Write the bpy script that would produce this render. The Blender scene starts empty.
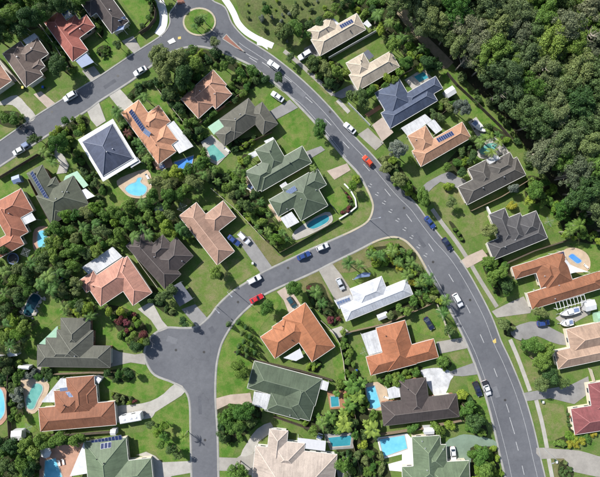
import bpy, bmesh, math, random
import numpy as np
from mathutils import Vector, Matrix, Euler
R = math.radians
random.seed(7)
SC = bpy.context.scene
COL = SC.collection

# ---------------------------------------------------------------- camera, sky, sun, exposure
HC = 130.0                 # drone height in metres
S = 195.0 / 600.0          # metres on the ground for one photo pixel
cam = bpy.data.cameras.new('camera')
cam.sensor_width = 36.0
cam.lens = 36.0 * HC / 195.0
cam.clip_end = 2000
co = bpy.data.objects.new('camera', cam)
co.location = (0, 0, HC)
COL.objects.link(co)
SC.camera = co

SUN_EL = R(38)
SUN_H = Vector((-0.765, 0.645, 0)).normalized()
w = bpy.data.worlds.new('World')
SC.world = w
w.use_nodes = True
wn = w.node_tree.nodes
sky = wn.new('ShaderNodeTexSky')
sky.sky_type = 'NISHITA'
sky.sun_disc = False
sky.sun_elevation = SUN_EL
sky.sun_rotation = math.atan2(SUN_H.x, SUN_H.y)
wn['Background'].inputs['Strength'].default_value = 0.10
w.node_tree.links.new(sky.outputs[0], wn['Background'].inputs['Color'])
sl = bpy.data.lights.new('sun', 'SUN')
sl.energy = 5.0
sl.angle = R(0.5)
sl.color = (1.0, 0.975, 0.94)
so = bpy.data.objects.new('sun', sl)
sv = SUN_H * math.cos(SUN_EL) + Vector((0, 0, math.sin(SUN_EL)))
so.rotation_euler = (-sv).to_track_quat('-Z', 'Y').to_euler()
so.location = sv * 200
COL.objects.link(so)
SC.view_settings.view_transform = 'Standard'
SC.view_settings.look = 'None'
SC.view_settings.gamma = 1
SC.view_settings.exposure = 0.55

# ---------------------------------------------------------------- helpers
def G(px, py, z=0.0):
    k = (HC - z) / HC
    return Vector(((px - 300) * S * k, (238.5 - py) * S * k, z))
def T6(ox, oy, pts): return [(ox + x / 5.96, oy + y / 5.96) for x, y in pts]
def T4(ox, oy, pts): return [(ox + x / 3.973, oy + y / 3.973) for x, y in pts]
def smooth(pts, n=5, closed=False):
    out = []
    m = len(pts)
    rng = range(m) if closed else range(m - 1)
    for i in rng:
        def g(k): return pts[k % m] if closed else pts[max(0, min(m - 1, k))]
        p0, p1, p2, p3 = g(i - 1), g(i), g(i + 1), g(i + 2)
        for j in range(n):
            t = j / n
            out.append(tuple(0.5 * (2 * p1[d] + (p2[d] - p0[d]) * t + (2 * p0[d] - 5 * p1[d] + 4 * p2[d] - p3[d]) * t * t
                                    + (3 * p1[d] - p0[d] - 3 * p2[d] + p3[d]) * t ** 3) for d in (0, 1)))
    if not closed: out.append(pts[-1])
    return out
def inside(p, poly):
    x, y = p
    c = False
    j = len(poly) - 1
    for i in range(len(poly)):
        xi, yi = poly[i]; xj, yj = poly[j]
        if (yi > y) != (yj > y) and x < (xj - xi) * (y - yi) / (yj - yi) + xi: c = not c
        j = i
    return c
def mesh(name, verts, faces, mat=None, uvs=None, smooth_=False):
    me = bpy.data.meshes.new(name)
    me.from_pydata([tuple(v) for v in verts], [], faces)
    if uvs:
        l = me.uv_layers.new(name='UVMap')
        flat = [c for f in uvs for uv in f for c in uv]
        l.data.foreach_set('uv', flat)
    if mat: me.materials.append(mat)
    if smooth_: me.polygons.foreach_set('use_smooth', [True] * len(me.polygons))
    me.update()
    return me
def link(name, data, parent=None, loc=None, rz=0.0, scale=None):
    o = bpy.data.objects.new(name, data)
    COL.objects.link(o)
    if parent: o.parent = parent
    if loc is not None: o.location = loc
    if rz: o.rotation_euler = (0, 0, rz)
    if scale is not None: o.scale = scale
    return o
def tag(o, label=None, cat=None, group=None, kind=None):
    if label: o['label'] = label
    if cat: o['category'] = cat
    if group: o['group'] = group
    if kind: o['kind'] = kind
    return o
def empty(name, loc, rz=0.0):
    o = link(name, None, None, loc, rz)
    o.empty_display_size = 0.3
    return o
class MB:
    """collects shapes, then builds one mesh"""
    def __init__(s): s.v = []; s.f = []
    def quad(s, a, b, c, d):
        n = len(s.v); s.v += [a, b, c, d]; s.f.append((n, n + 1, n + 2, n + 3)); return s
    def box(s, x0, x1, y0, y1, z0, z1, tx=0.0, ty=0.0):
        n = len(s.v)
        s.v += [(x0, y0, z0), (x1, y0, z0), (x1, y1, z0), (x0, y1, z0),
                (x0 + tx, y0 + ty, z1), (x1 - tx, y0 + ty, z1), (x1 - tx, y1 - ty, z1), (x0 + tx, y1 - ty, z1)]
        s.f += [tuple(n + i for i in q) for q in ((3, 2, 1, 0), (4, 5, 6, 7), (0, 1, 5, 4), (1, 2, 6, 5), (2, 3, 7, 6), (3, 0, 4, 7))]
        return s
    def bar(s, a, b, wd, ht):
        a = Vector(a); b = Vector(b); d = (b - a).normalized()
        sd = d.cross(Vector((0, 0, 1)))
        if sd.length < 1e-4: sd = Vector((1, 0, 0))
        sd.normalize(); up = sd.cross(d)
        n = len(s.v)
        for p in (a, b):
            for i, j in ((-1, -1), (1, -1), (1, 1), (-1, 1)):
                s.v.append(tuple(p + sd * (i * wd / 2) + up * (j * ht / 2)))
        s.f += [tuple(n + i for i in q) for q in ((3, 2, 1, 0), (4, 5, 6, 7), (0, 1, 5, 4), (1, 2, 6, 5), (2, 3, 7, 6), (3, 0, 4, 7))]
        return s
    def tube(s, a, b, r0, r1=None, seg=8, cap=True):
        r1 = r0 if r1 is None else r1
        a = Vector(a); b = Vector(b); d = (b - a).normalized()
        x = d.orthogonal().normalized(); y = d.cross(x)
        n = len(s.v)
        for p, r in ((a, r0), (b, r1)):
            for k in range(seg):
                t = 2 * math.pi * k / seg
                s.v.append(tuple(p + x * (r * math.cos(t)) + y * (r * math.sin(t))))
        for k in range(seg):
            k2 = (k + 1) % seg
            s.f.append((n + k, n + k2, n + seg + k2, n + seg + k))
        if cap:
            s.f.append(tuple(n + k for k in reversed(range(seg)))); s.f.append(tuple(n + seg + k for k in range(seg)))
        return s
    def loft(s, rings, cap=True):
        n = len(s.v); m = len(rings[0])
        for r in rings: s.v += [tuple(p) for p in r]
        for i in range(len(rings) - 1):
            for k in range(m):
                k2 = (k + 1) % m
                s.f.append((n + i * m + k, n + i * m + k2, n + (i + 1) * m + k2, n + (i + 1) * m + k))
        if cap:
            s.f.append(tuple(n + k for k in reversed(range(m)))); e = n + (len(rings) - 1) * m
            s.f.append(tuple(e + k for k in range(m)))
        return s
    def mesh(s, name, mat=None, sm=False): return mesh(name, s.v, s.f, mat, None, sm)
    def build(s, name, mat=None, parent=None, sm=False, **kw): return link(name, s.mesh(name, mat, sm), parent, **kw)

# ---------------------------------------------------------------- materials
MATS = {}
def nodes(name):
    m = bpy.data.materials.new(name)
    m.use_nodes = True
    nt = m.node_tree
    return m, nt, nt.nodes, nt.links, nt.nodes['Principled BSDF']
def c4(c): return (c[0], c[1], c[2], 1)
def ramp(n, stops):
    r = n.new('ShaderNodeValToRGB')
    e = r.color_ramp.elements
    while len(e) < len(stops): e.new(0.5)
    for i, (p, c) in enumerate(stops):
        e[i].position = p; e[i].color = c4(c)
    return r
def noise(n, l, coord, scale, detail=4, rough=0.6, out='Fac'):
    t = n.new('ShaderNodeTexNoise')
    t.inputs['Scale'].default_value = scale
    t.inputs['Detail'].default_value = detail
    t.inputs['Roughness'].default_value = rough
    if coord: l.new(coord, t.inputs['Vector'])
    return t.outputs[out]
def mix(n, l, fac, a, b, blend='MIX'):
    x = n.new('ShaderNodeMix')
    x.data_type = 'RGBA'; x.blend_type = blend
    for sock, v in ((x.inputs[0], fac), (x.inputs[6], a), (x.inputs[7], b)):
        if isinstance(v, (int, float)): sock.default_value = v
        elif isinstance(v, tuple): sock.default_value = c4(v)
        else: l.new(v, sock)
    return x.outputs[2]
def geo_pos(n): return n.new('ShaderNodeNewGeometry').outputs['Position']
def bump(n, l, b, h, strength, dist=0.05):
    k = n.new('ShaderNodeBump')
    k.inputs['Strength'].default_value = strength
    k.inputs['Distance'].default_value = dist
    l.new(h, k.inputs['Height']); l.new(k.outputs[0], b.inputs['Normal'])
def mulc(c, k): return tuple(min(1, x * k) for x in c)
def mixc(a, b, t): return tuple(x * (1 - t) + y * t for x, y in zip(a, b))

def ground_mat(name, cols, big=0.05, mid=0.35, fine=3.0, rough=0.95, bs=0.6, speck=0.5):
    """surface of three tones mixed by noises of three sizes, in world metres"""
    m, nt, n, l, b = nodes(name)
    p = geo_pos(n)
    r1 = ramp(n, [(0.36, cols[0]), (0.64, cols[1])]); l.new(noise(n, l, p, big, 5, 0.65), r1.inputs[0])
    r2 = ramp(n, [(0.42, (0, 0, 0)), (0.68, (1, 1, 1))]); l.new(noise(n, l, p, mid, 6, 0.7), r2.inputs[0])
    c = mix(n, l, r2.outputs[0], r1.outputs[0], cols[2])
    f = noise(n, l, p, fine, 5, 0.75)
    r3 = ramp(n, [(0.3, (1 - speck,) * 3), (0.7, (1 + speck * 0.0 + 0.0,) * 3)]); l.new(f, r3.inputs[0])
    c = mix(n, l, 1.0, c, r3.outputs[0], 'MULTIPLY')
    l.new(c, b.inputs['Base Color'])
    b.inputs['Roughness'].default_value = rough
    b.inputs['Specular IOR Level'].default_value = 0.15
    bump(n, l, b, f, bs, 0.08)
    return m
def plain(name, col, rough=0.6, metal=0.0, spec=0.4, var=0.12, scale=1.5):
    m, nt, n, l, b = nodes(name)
    p = geo_pos(n)
    r = ramp(n, [(0.3, mulc(col, 1 - var)), (0.7, mulc(col, 1 + var))]); l.new(noise(n, l, p, scale, 5, 0.7), r.inputs[0])
    l.new(r.outputs[0], b.inputs['Base Color'])
    b.inputs['Roughness'].default_value = rough; b.inputs['Metallic'].default_value = metal
    b.inputs['Specular IOR Level'].default_value = spec
    return m
def roof_mat(name, col, kind='tile'):
    """UV: u along the eave, v up the slope, metres"""
    m, nt, n, l, b = nodes(name)
    uv = n.new('ShaderNodeUVMap').outputs[0]
    p = geo_pos(n)
    sep = n.new('ShaderNodeSeparateXYZ'); l.new(uv, sep.inputs[0])
    def saw(sock, freq):
        a = n.new('ShaderNodeMath'); a.operation = 'MULTIPLY'; l.new(sock, a.inputs[0]); a.inputs[1].default_value = freq
        f = n.new('ShaderNodeMath'); f.operation = 'FRACT'; l.new(a.outputs[0], f.inputs[0]); return f.outputs[0]
    big = noise(n, l, p, 0.22, 6, 0.7)
    r1 = ramp(n, [(0.3, mulc(col, 0.72)), (0.52, col), (0.75, mulc(col, 1.18))]); l.new(big, r1.inputs[0])
    fine = noise(n, l, p, 5.5, 3, 0.8)
    r2 = ramp(n, [(0.25, (0.7,) * 3), (0.6, (1,) * 3)]); l.new(fine, r2.inputs[0])
    c = mix(n, l, 1.0, r1.outputs[0], r2.outputs[0], 'MULTIPLY')
    li = noise(n, l, p, 1.1, 7, 0.78)
    r5 = ramp(n, [(0.5, (0, 0, 0)), (0.74, (1, 1, 1))]); l.new(li, r5.inputs[0])
    lf = n.new('ShaderNodeMath'); lf.operation = 'MULTIPLY'; l.new(r5.outputs[0], lf.inputs[0]); lf.inputs[1].default_value = 0.38
    c = mix(n, l, lf.outputs[0], c, mixc(mulc(col, 0.55), (0.13, 0.13, 0.11), 0.45))
    # weather streaks run down the slope
    mp = n.new('ShaderNodeMapping'); mp.inputs['Scale'].default_value = (2.2, 0.16, 1); l.new(uv, mp.inputs[0])
    st = noise(n, l, mp.outputs[0], 1.0, 4, 0.7)
    r3 = ramp(n, [(0.35, (0.72, 0.72, 0.74)), (0.58, (1, 1, 1))]); l.new(st, r3.inputs[0])
    c = mix(n, l, 0.8, c, r3.outputs[0], 'MULTIPLY')
    if kind == 'tile':
        sw = saw(sep.outputs[1], 1 / 0.34)
        r4 = ramp(n, [(0.0, (0.62,) * 3), (0.22, (1,) * 3)]); l.new(sw, r4.inputs[0])
        c = mix(n, l, 0.7, c, r4.outputs[0], 'MULTIPLY')
        wv = saw(sep.outputs[0], 1 / 0.3)
        h = n.new('ShaderNodeMath'); h.operation = 'ADD'; l.new(sw, h.inputs[0]); l.new(wv, h.inputs[1])
        bump(n, l, b, h.outputs[0], 0.35, 0.03)
        b.inputs['Roughness'].default_value = 0.75
    else:
        wv = saw(sep.outputs[0], 1 / 0.42)
        r4 = ramp(n, [(0.0, (0.75,) * 3), (0.18, (1,) * 3)]); l.new(wv, r4.inputs[0])
        c = mix(n, l, 0.6, c, r4.outputs[0], 'MULTIPLY')
        bump(n, l, b, wv, 0.3, 0.03)
        b.inputs['Roughness'].default_value = 0.5
    l.new(c, b.inputs['Base Color'])
    b.inputs['Specular IOR Level'].default_value = 0.25
    return m
def leaf_mat(name, col, var=0.38, trans=0.28):
    m, nt, n, l, b = nodes(name)
    g = n.new('ShaderNodeNewGeometry'); oi = n.new('ShaderNodeObjectInfo')
    r = ramp(n, [(0.0, mulc(col, 1 - var)), (0.6, col), (1.0, mixc(mulc(col, 1 + var), (0.2, 0.2, 0.03), 0.18))]); l.new(g.outputs['Random Per Island'], r.inputs[0])
    h = n.new('ShaderNodeHueSaturation')
    mr = n.new('ShaderNodeMapRange'); l.new(oi.outputs['Random'], mr.inputs[0])
    mr.inputs[3].default_value = 0.47; mr.inputs[4].default_value = 0.525
    l.new(mr.outputs[0], h.inputs['Hue'])
    mv = n.new('ShaderNodeMapRange'); l.new(oi.outputs['Random'], mv.inputs[0])
    mv.inputs[3].default_value = 1.5; mv.inputs[4].default_value = 0.92
    l.new(mv.outputs[0], h.inputs['Value'])
    l.new(r.outputs[0], h.inputs['Color'])
    l.new(h.outputs[0], b.inputs['Base Color'])
    b.inputs['Roughness'].default_value = 0.6; b.inputs['Specular IOR Level'].default_value = 0.25
    t = n.new('ShaderNodeBsdfTranslucent'); l.new(h.outputs[0], t.inputs[0])
    ms = n.new('ShaderNodeMixShader'); ms.inputs[0].default_value = trans
    l.new(b.outputs[0], ms.inputs[1]); l.new(t.outputs[0], ms.inputs[2])
    l.new(ms.outputs[0], n['Material Output'].inputs['Surface'])
    return m
def water_mat(name, deep, light):
    m, nt, n, l, b = nodes(name)
    p = geo_pos(n)
    v = n.new('ShaderNodeTexVoronoi'); v.feature = 'SMOOTH_F1'; v.inputs['Scale'].default_value = 1.1
    l.new(noise(n, l, p, 0.6, 3, 0.5, 'Color'), v.inputs['Vector']); 
    nz = noise(n, l, p, 0.35, 4, 0.6)
    r = ramp(n, [(0.3, deep), (0.7, light)]); l.new(nz, r.inputs[0])
    l.new(r.outputs[0], b.inputs['Base Color'])
    b.inputs['Roughness'].default_value = 0.06; b.inputs['IOR'].default_value = 1.33
    bump(n, l, b, noise(n, l, p, 2.2, 3, 0.6), 0.25, 0.04)
    return m
def paving_mat(name, col, joint=2.4, stain=0.25):
    m, nt, n, l, b = nodes(name)
    p = geo_pos(n)
    r = ramp(n, [(0.3, mulc(col, 1 - stain)), (0.6, col), (0.8, mulc(col, 1 + stain * 0.4))]); l.new(noise(n, l, p, 0.3, 6, 0.7), r.inputs[0])
    f = noise(n, l, p, 6, 4, 0.8)
    r2 = ramp(n, [(0.3, (0.82,) * 3), (0.6, (1,) * 3)]); l.new(f, r2.inputs[0])
    c = mix(n, l, 1.0, r.outputs[0], r2.outputs[0], 'MULTIPLY')
    l.new(c, b.inputs['Base Color']); b.inputs['Roughness'].default_value = 0.85; b.inputs['Specular IOR Level'].default_value = 0.2
    bump(n, l, b, f, 0.2, 0.02)
    return m
def asphalt_mat():
    m, nt, n, l, b = nodes('asphalt')
    p = geo_pos(n)
    r = ramp(n, [(0.3, (0.122, 0.125, 0.136)), (0.7, (0.168, 0.171, 0.181))]); l.new(noise(n, l, p, 0.07, 5, 0.6), r.inputs[0])
    r2 = ramp(n, [(0.32, (0.8, 0.8, 0.81)), (0.68, (1.0, 1.0, 1.0))]); l.new(noise(n, l, p, 0.55, 6, 0.75), r2.inputs[0])
    c = mix(n, l, 1.0, r.outputs[0], r2.outputs[0], 'MULTIPLY')
    f = noise(n, l, p, 9, 4, 0.9)
    r3 = ramp(n, [(0.3, (0.8,) * 3), (0.65, (1,) * 3)]); l.new(f, r3.inputs[0])
    c = mix(n, l, 1.0, c, r3.outputs[0], 'MULTIPLY')
    # tar-sealed cracks
    v = n.new('ShaderNodeTexVoronoi'); v.feature = 'DISTANCE_TO_EDGE'; v.inputs['Scale'].default_value = 0.085
    wv = n.new('ShaderNodeVectorMath'); wv.operation = 'ADD'
    nz = n.new('ShaderNodeVectorMath'); nz.operation = 'SCALE'; nz.inputs['Scale'].default_value = 3.5
    l.new(noise(n, l, p, 0.35, 4, 0.6, 'Color'), nz.inputs[0]); l.new(p, wv.inputs[0]); l.new(nz.outputs[0], wv.inputs[1])
    l.new(wv.outputs[0], v.inputs['Vector'])
    r4 = ramp(n, [(0.004, (0.62,) * 3), (0.009, (1,) * 3)]); l.new(v.outputs['Distance'], r4.inputs[0])
    c = mix(n, l, 0.22, c, r4.outputs[0], 'MULTIPLY')
    l.new(c, b.inputs['Base Color']); b.inputs['Roughness'].default_value = 0.9; b.inputs['Specular IOR Level'].default_value = 0.25
    bump(n, l, b, f, 0.3, 0.02)
    return m
def worn_paint(name, col):
    m, nt, n, l, b = nodes(name)
    p = geo_pos(n)
    r = ramp(n, [(0.34, mixc(col, (0.13, 0.13, 0.135), 0.7)), (0.5, col)]); l.new(noise(n, l, p, 3.5, 5, 0.8), r.inputs[0])
    l.new(r.outputs[0], b.inputs['Base Color']); b.inputs['Roughness'].default_value = 0.8
    return m

M = dict(
    grass=ground_mat('mixed_grass', [(0.09, 0.175, 0.03), (0.13, 0.205, 0.042), (0.19, 0.21, 0.075)], 0.08, 0.25, 2.6, speck=0.42),
    lawn_a=ground_mat('green_lawn', [(0.078, 0.18, 0.023), (0.125, 0.235, 0.034), (0.22, 0.235, 0.075)], 0.14, 0.28, 3.0, speck=0.42),
    lawn_b=ground_mat('olive_lawn', [(0.105, 0.185, 0.032), (0.15, 0.215, 0.047), (0.255, 0.23, 0.11)], 0.14, 0.3, 3.0, speck=0.42),
    lawn_c=ground_mat('dry_lawn', [(0.15, 0.165, 0.055), (0.19, 0.18, 0.075), (0.23, 0.2, 0.105)], 0.1, 0.4, 3.0, speck=0.4),
    park=ground_mat('rough_grass', [(0.09, 0.14, 0.035), (0.13, 0.175, 0.05), (0.17, 0.175, 0.075)], 0.05, 0.25, 1.8, speck=0.55),
    bed=ground_mat('bark_mulch', [(0.045, 0.05, 0.022), (0.065, 0.065, 0.03), (0.05, 0.075, 0.02)], 0.2, 0.6, 4.0, speck=0.6, bs=1.0),
    forest=ground_mat('leaf_litter', [(0.06, 0.055, 0.032), (0.1, 0.085, 0.05), (0.05, 0.065, 0.025)], 0.08, 0.4, 2.0, speck=0.6, bs=1.0),
    dirt=ground_mat('sandy_track', [(0.3, 0.24, 0.16), (0.36, 0.29, 0.2), (0.2, 0.18, 0.1)], 0.15, 0.5, 3.0, speck=0.35),
    asphalt=asphalt_mat(),
    concrete=paving_mat('concrete', (0.35, 0.325, 0.285)),
    concrete_l=paving_mat('pale_concrete', (0.44, 0.415, 0.365)),
    concrete_g=paving_mat('grey_concrete', (0.27, 0.262, 0.25)),
    concrete_p=paving_mat('pink_concrete', (0.47, 0.38, 0.31)),
    concrete_green=paving_mat('green_tinted_concrete', (0.2, 0.27, 0.2)),
    concrete_patch=paving_mat('patchy_white_concrete', (0.62, 0.62, 0.62), stain=0.5),
    paving_t=paving_mat('tan_paving', (0.55, 0.42, 0.29)),
    paving_pk=paving_mat('terracotta_paving', (0.50, 0.29, 0.2)),
    kerb=paving_mat('kerb_concrete', (0.36, 0.35, 0.32)),
    kerb_t=paving_mat('tan_kerb_concrete', (0.47, 0.41, 0.30)),
    white_path=paving_mat('new_concrete', (0.72, 0.71, 0.68), stain=0.1),
    brick=paving_mat('red_brick_paving', (0.3, 0.14, 0.1)),
    paint=worn_paint('road_paint', (0.43, 0.43, 0.42)),
    yellow=worn_paint('yellow_paint', (0.6, 0.45, 0.12)),
    white_metal=plain('white_metal', (0.60, 0.60, 0.59), 0.45, var=0.13, scale=0.6),
    cream=plain('cream_render', (0.62, 0.55, 0.42), 0.85, var=0.08),
    tanbrick=plain('tan_brick', (0.40, 0.29, 0.2), 0.9, var=0.18, scale=4),
    redbrick=plain('red_brick', (0.28, 0.14, 0.09), 0.9, var=0.2, scale=4),
    wallwhite=plain('white_render', (0.72, 0.7, 0.65), 0.85, var=0.06),
    gutter_w=plain('white_gutter', (0.68, 0.66, 0.6), 0.5),
    gutter_d=plain('dark_gutter', (0.12, 0.11, 0.1), 0.5),
    glass=plain('window_glass', (0.02, 0.03, 0.04), 0.08, spec=0.7),
    frame=plain('window_frame', (0.7, 0.68, 0.62), 0.5),
    solar=plain('solar_cell', (0.018, 0.028, 0.085), 0.22, spec=0.5, var=0.15, scale=3),
    solar_l=plain('solar_cell_pale', (0.12, 0.16, 0.26), 0.2, spec=0.6, var=0.15, scale=3),
    alu=plain('aluminium', (0.6, 0.61, 0.63), 0.35, 0.6),
    dark=plain('dark_metal', (0.03, 0.03, 0.035), 0.5),
    timber=plain('weathered_timber', (0.2, 0.15, 0.1), 0.9, var=0.25, scale=2.5),
    timber_d=plain('dark_timber', (0.09, 0.07, 0.05), 0.9, var=0.25, scale=2.5),
    timber_p=plain('pale_fence', (0.5, 0.44, 0.35), 0.85, var=0.15, scale=2.5),
    deckwood=plain('deck_timber', (0.3, 0.15, 0.08), 0.8, var=0.2, scale=3),
    blue_cloth=plain('blue_cloth', (0.03, 0.1, 0.42), 0.75, var=0.15),
    navy_cloth=plain('navy_cloth', (0.035, 0.05, 0.11), 0.8, var=0.1),
    steelblue=plain('blue_grey_sheet', (0.15, 0.2, 0.32), 0.5, var=0.1),
    greysheet=plain('grey_sheet', (0.1, 0.105, 0.125), 0.55, var=0.1),
    mintsheet=plain('pale_green_sheet', (0.3, 0.47, 0.33), 0.45, var=0.1),
    corrug=plain('pale_corrugated_sheet', (0.52, 0.52, 0.53), 0.4, var=0.06),
    tyre=plain('tyre_rubber', (0.02, 0.02, 0.02), 0.9),
    rim=plain('wheel_rim', (0.5, 0.5, 0.52), 0.3, 0.7),
    lamp=plain('lamp_lens', (0.7, 0.7, 0.68), 0.15),
    red_lens=plain('red_lens', (0.4, 0.02, 0.02), 0.2),
    bark=plain('bark', (0.16, 0.12, 0.085), 0.95, var=0.3, scale=4),
    bark_p=plain('pale_bark', (0.36, 0.31, 0.25), 0.9, var=0.25, scale=3),
    rock=plain('rock', (0.36, 0.33, 0.29), 0.9, var=0.3, scale=2.5),
    plasticg=plain('green_bin_plastic', (0.02, 0.06, 0.03), 0.5),
    plasticy=plain('yellow_plastic', (0.7, 0.5, 0.03), 0.5),
    pool_a=water_mat('pool_water', (0.12, 0.42, 0.55), (0.2, 0.55, 0.68)),
    pool_g=water_mat('green_pool_water', (0.10, 0.30, 0.26), (0.18, 0.42, 0.36)),
    pool_d=water_mat('dark_pool_water', (0.015, 0.05, 0.07), (0.025, 0.09, 0.11)),
    pool_t=water_mat('teal_pool_water', (0.03, 0.2, 0.25), (0.05, 0.28, 0.33)),
    pool_b=water_mat('bright_blue_water', (0.05, 0.2, 0.6), (0.1, 0.3, 0.72)),
)
LEAF = dict(
    green=leaf_mat('leaf_green', (0.085, 0.172, 0.03)),
    mid=leaf_mat('leaf_mid', (0.118, 0.21, 0.04)),
    dark=leaf_mat('leaf_dark', (0.058, 0.115, 0.034)),
    lime=leaf_mat('leaf_lime', (0.17, 0.265, 0.034)),
    olive=leaf_mat('leaf_olive', (0.13, 0.18, 0.062)),
    gum=leaf_mat('leaf_gum', (0.098, 0.145, 0.058)),
    gum2=leaf_mat('leaf_gum_bright', (0.122, 0.178, 0.06)),
    gumg=leaf_mat('leaf_gum_grey', (0.135, 0.16, 0.088)),
    silver=leaf_mat('leaf_silver', (0.15, 0.18, 0.145)),
    palm=leaf_mat('leaf_palm', (0.095, 0.185, 0.042)),
    banana=leaf_mat('leaf_banana', (0.12, 0.205, 0.036)),
    yellow=leaf_mat('leaf_yellow', (0.25, 0.26, 0.03)),
    red=leaf_mat('leaf_red', (0.14, 0.04, 0.04)),
)
COLWORD = dict(green='green', mid='fresh green', dark='dark green', lime='lime green', olive='olive green', gum='grey-green', gum2='light grey-green',
               gumg='dull brownish green', silver='silvery grey', palm='green', banana='bright green', yellow='yellow', red='dark red')

# ---------------------------------------------------------------- sheets of the setting
EXCL = []       # pixel polygons where no plant may root
def sheet(name, pts, z, mat, parent=None, thick=0.0):
    vs = [G(x, y, 0) for x, y in pts]
    vs = [Vector((v.x, v.y, z)) for v in vs]
    a = sum(vs[i].x * vs[(i + 1) % len(vs)].y - vs[(i + 1) % len(vs)].x * vs[i].y for i in range(len(vs)))
    if a < 0: vs.reverse()
    bm = bmesh.new()
    bv = [bm.verts.new(v) for v in vs]
    f = bm.faces.new(bv)
    f.normal_update()
    if thick:
        r = bmesh.ops.extrude_face_region(bm, geom=[f])
        for e in r['geom']:
            if isinstance(e, bmesh.types.BMVert): e.co.z -= thick
        bmesh.ops.recalc_face_normals(bm, faces=bm.faces[:])
    bmesh.ops.triangulate(bm, faces=[q for q in bm.faces if len(q.verts) > 4])
    me = bpy.data.meshes.new(name)
    bm.to_mesh(me); bm.free()
    me.materials.append(mat)
    return link(name, me, parent)
def struct(o): o['kind'] = 'structure'; return o
def ribbon(name, pts, width, z, mat, parent=None, height=0.0, sm=4):
    """strip of given width (metres) along a pixel polyline; with a height it is a solid kerb"""
    p = [G(x, y, 0).xy for x, y in (smooth(pts, sm) if sm else pts)]
    L = []
    for i in range(len(p)):
        d = (p[min(i + 1, len(p) - 1)] - p[max(i - 1, 0)]).normalized()
        nrm = Vector((-d.y, d.x)) * width / 2
        L.append((p[i] + nrm, p[i] - nrm))
    v = []; f = []
    for a, b in L:
        v += [(a.x, a.y, z), (b.x, b.y, z)]
        if height: v += [(b.x, b.y, z - height), (a.x, a.y, z - height)]
    k = 4 if height else 2
    for i in range(len(L) - 1):
        o = i * k; q = o + k
        if height:
            for s in range(4): f.append((o + s, o + (s + 1) % 4, q + (s + 1) % 4, q + s))
        else: f.append((o + 1, q + 1, q, o))
    return link(name, mesh(name, v, f, mat), parent)

gv = 60
ground = struct(link('ground', mesh('ground', [(-420, -420, 0), (420, -420, 0), (420, 420, 0), (-420, 420, 0)], [(0, 1, 2, 3)], M['grass'])))
struct(sheet('forest_floor', [(372, -60), (400, 5), (418, 30), (445, 55), (466, 80), (505, 118), (535, 160), (560, 195), (590, 235), (620, 262), (740, 300), (740, -60)], 0.006, M['forest']))
struct(sheet('rough_grass', smooth([(232, -30), (236, 0), (243, 18), (262, 36), (290, 50), (300, 40), (318, 20), (342, 0), (380, -20), (340, -45)], 4, True), 0.008, M['park']))
struct(ribbon('sandy_track', [(394, 2), (408, 22), (420, 38), (434, 52), (449, 67)], 4.2, 0.012, M['dirt']))
struct(ribbon('sandy_track', [(556, 150), (566, 172), (578, 190), (590, 205)], 2.6, 0.012, M['dirt']))

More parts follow.
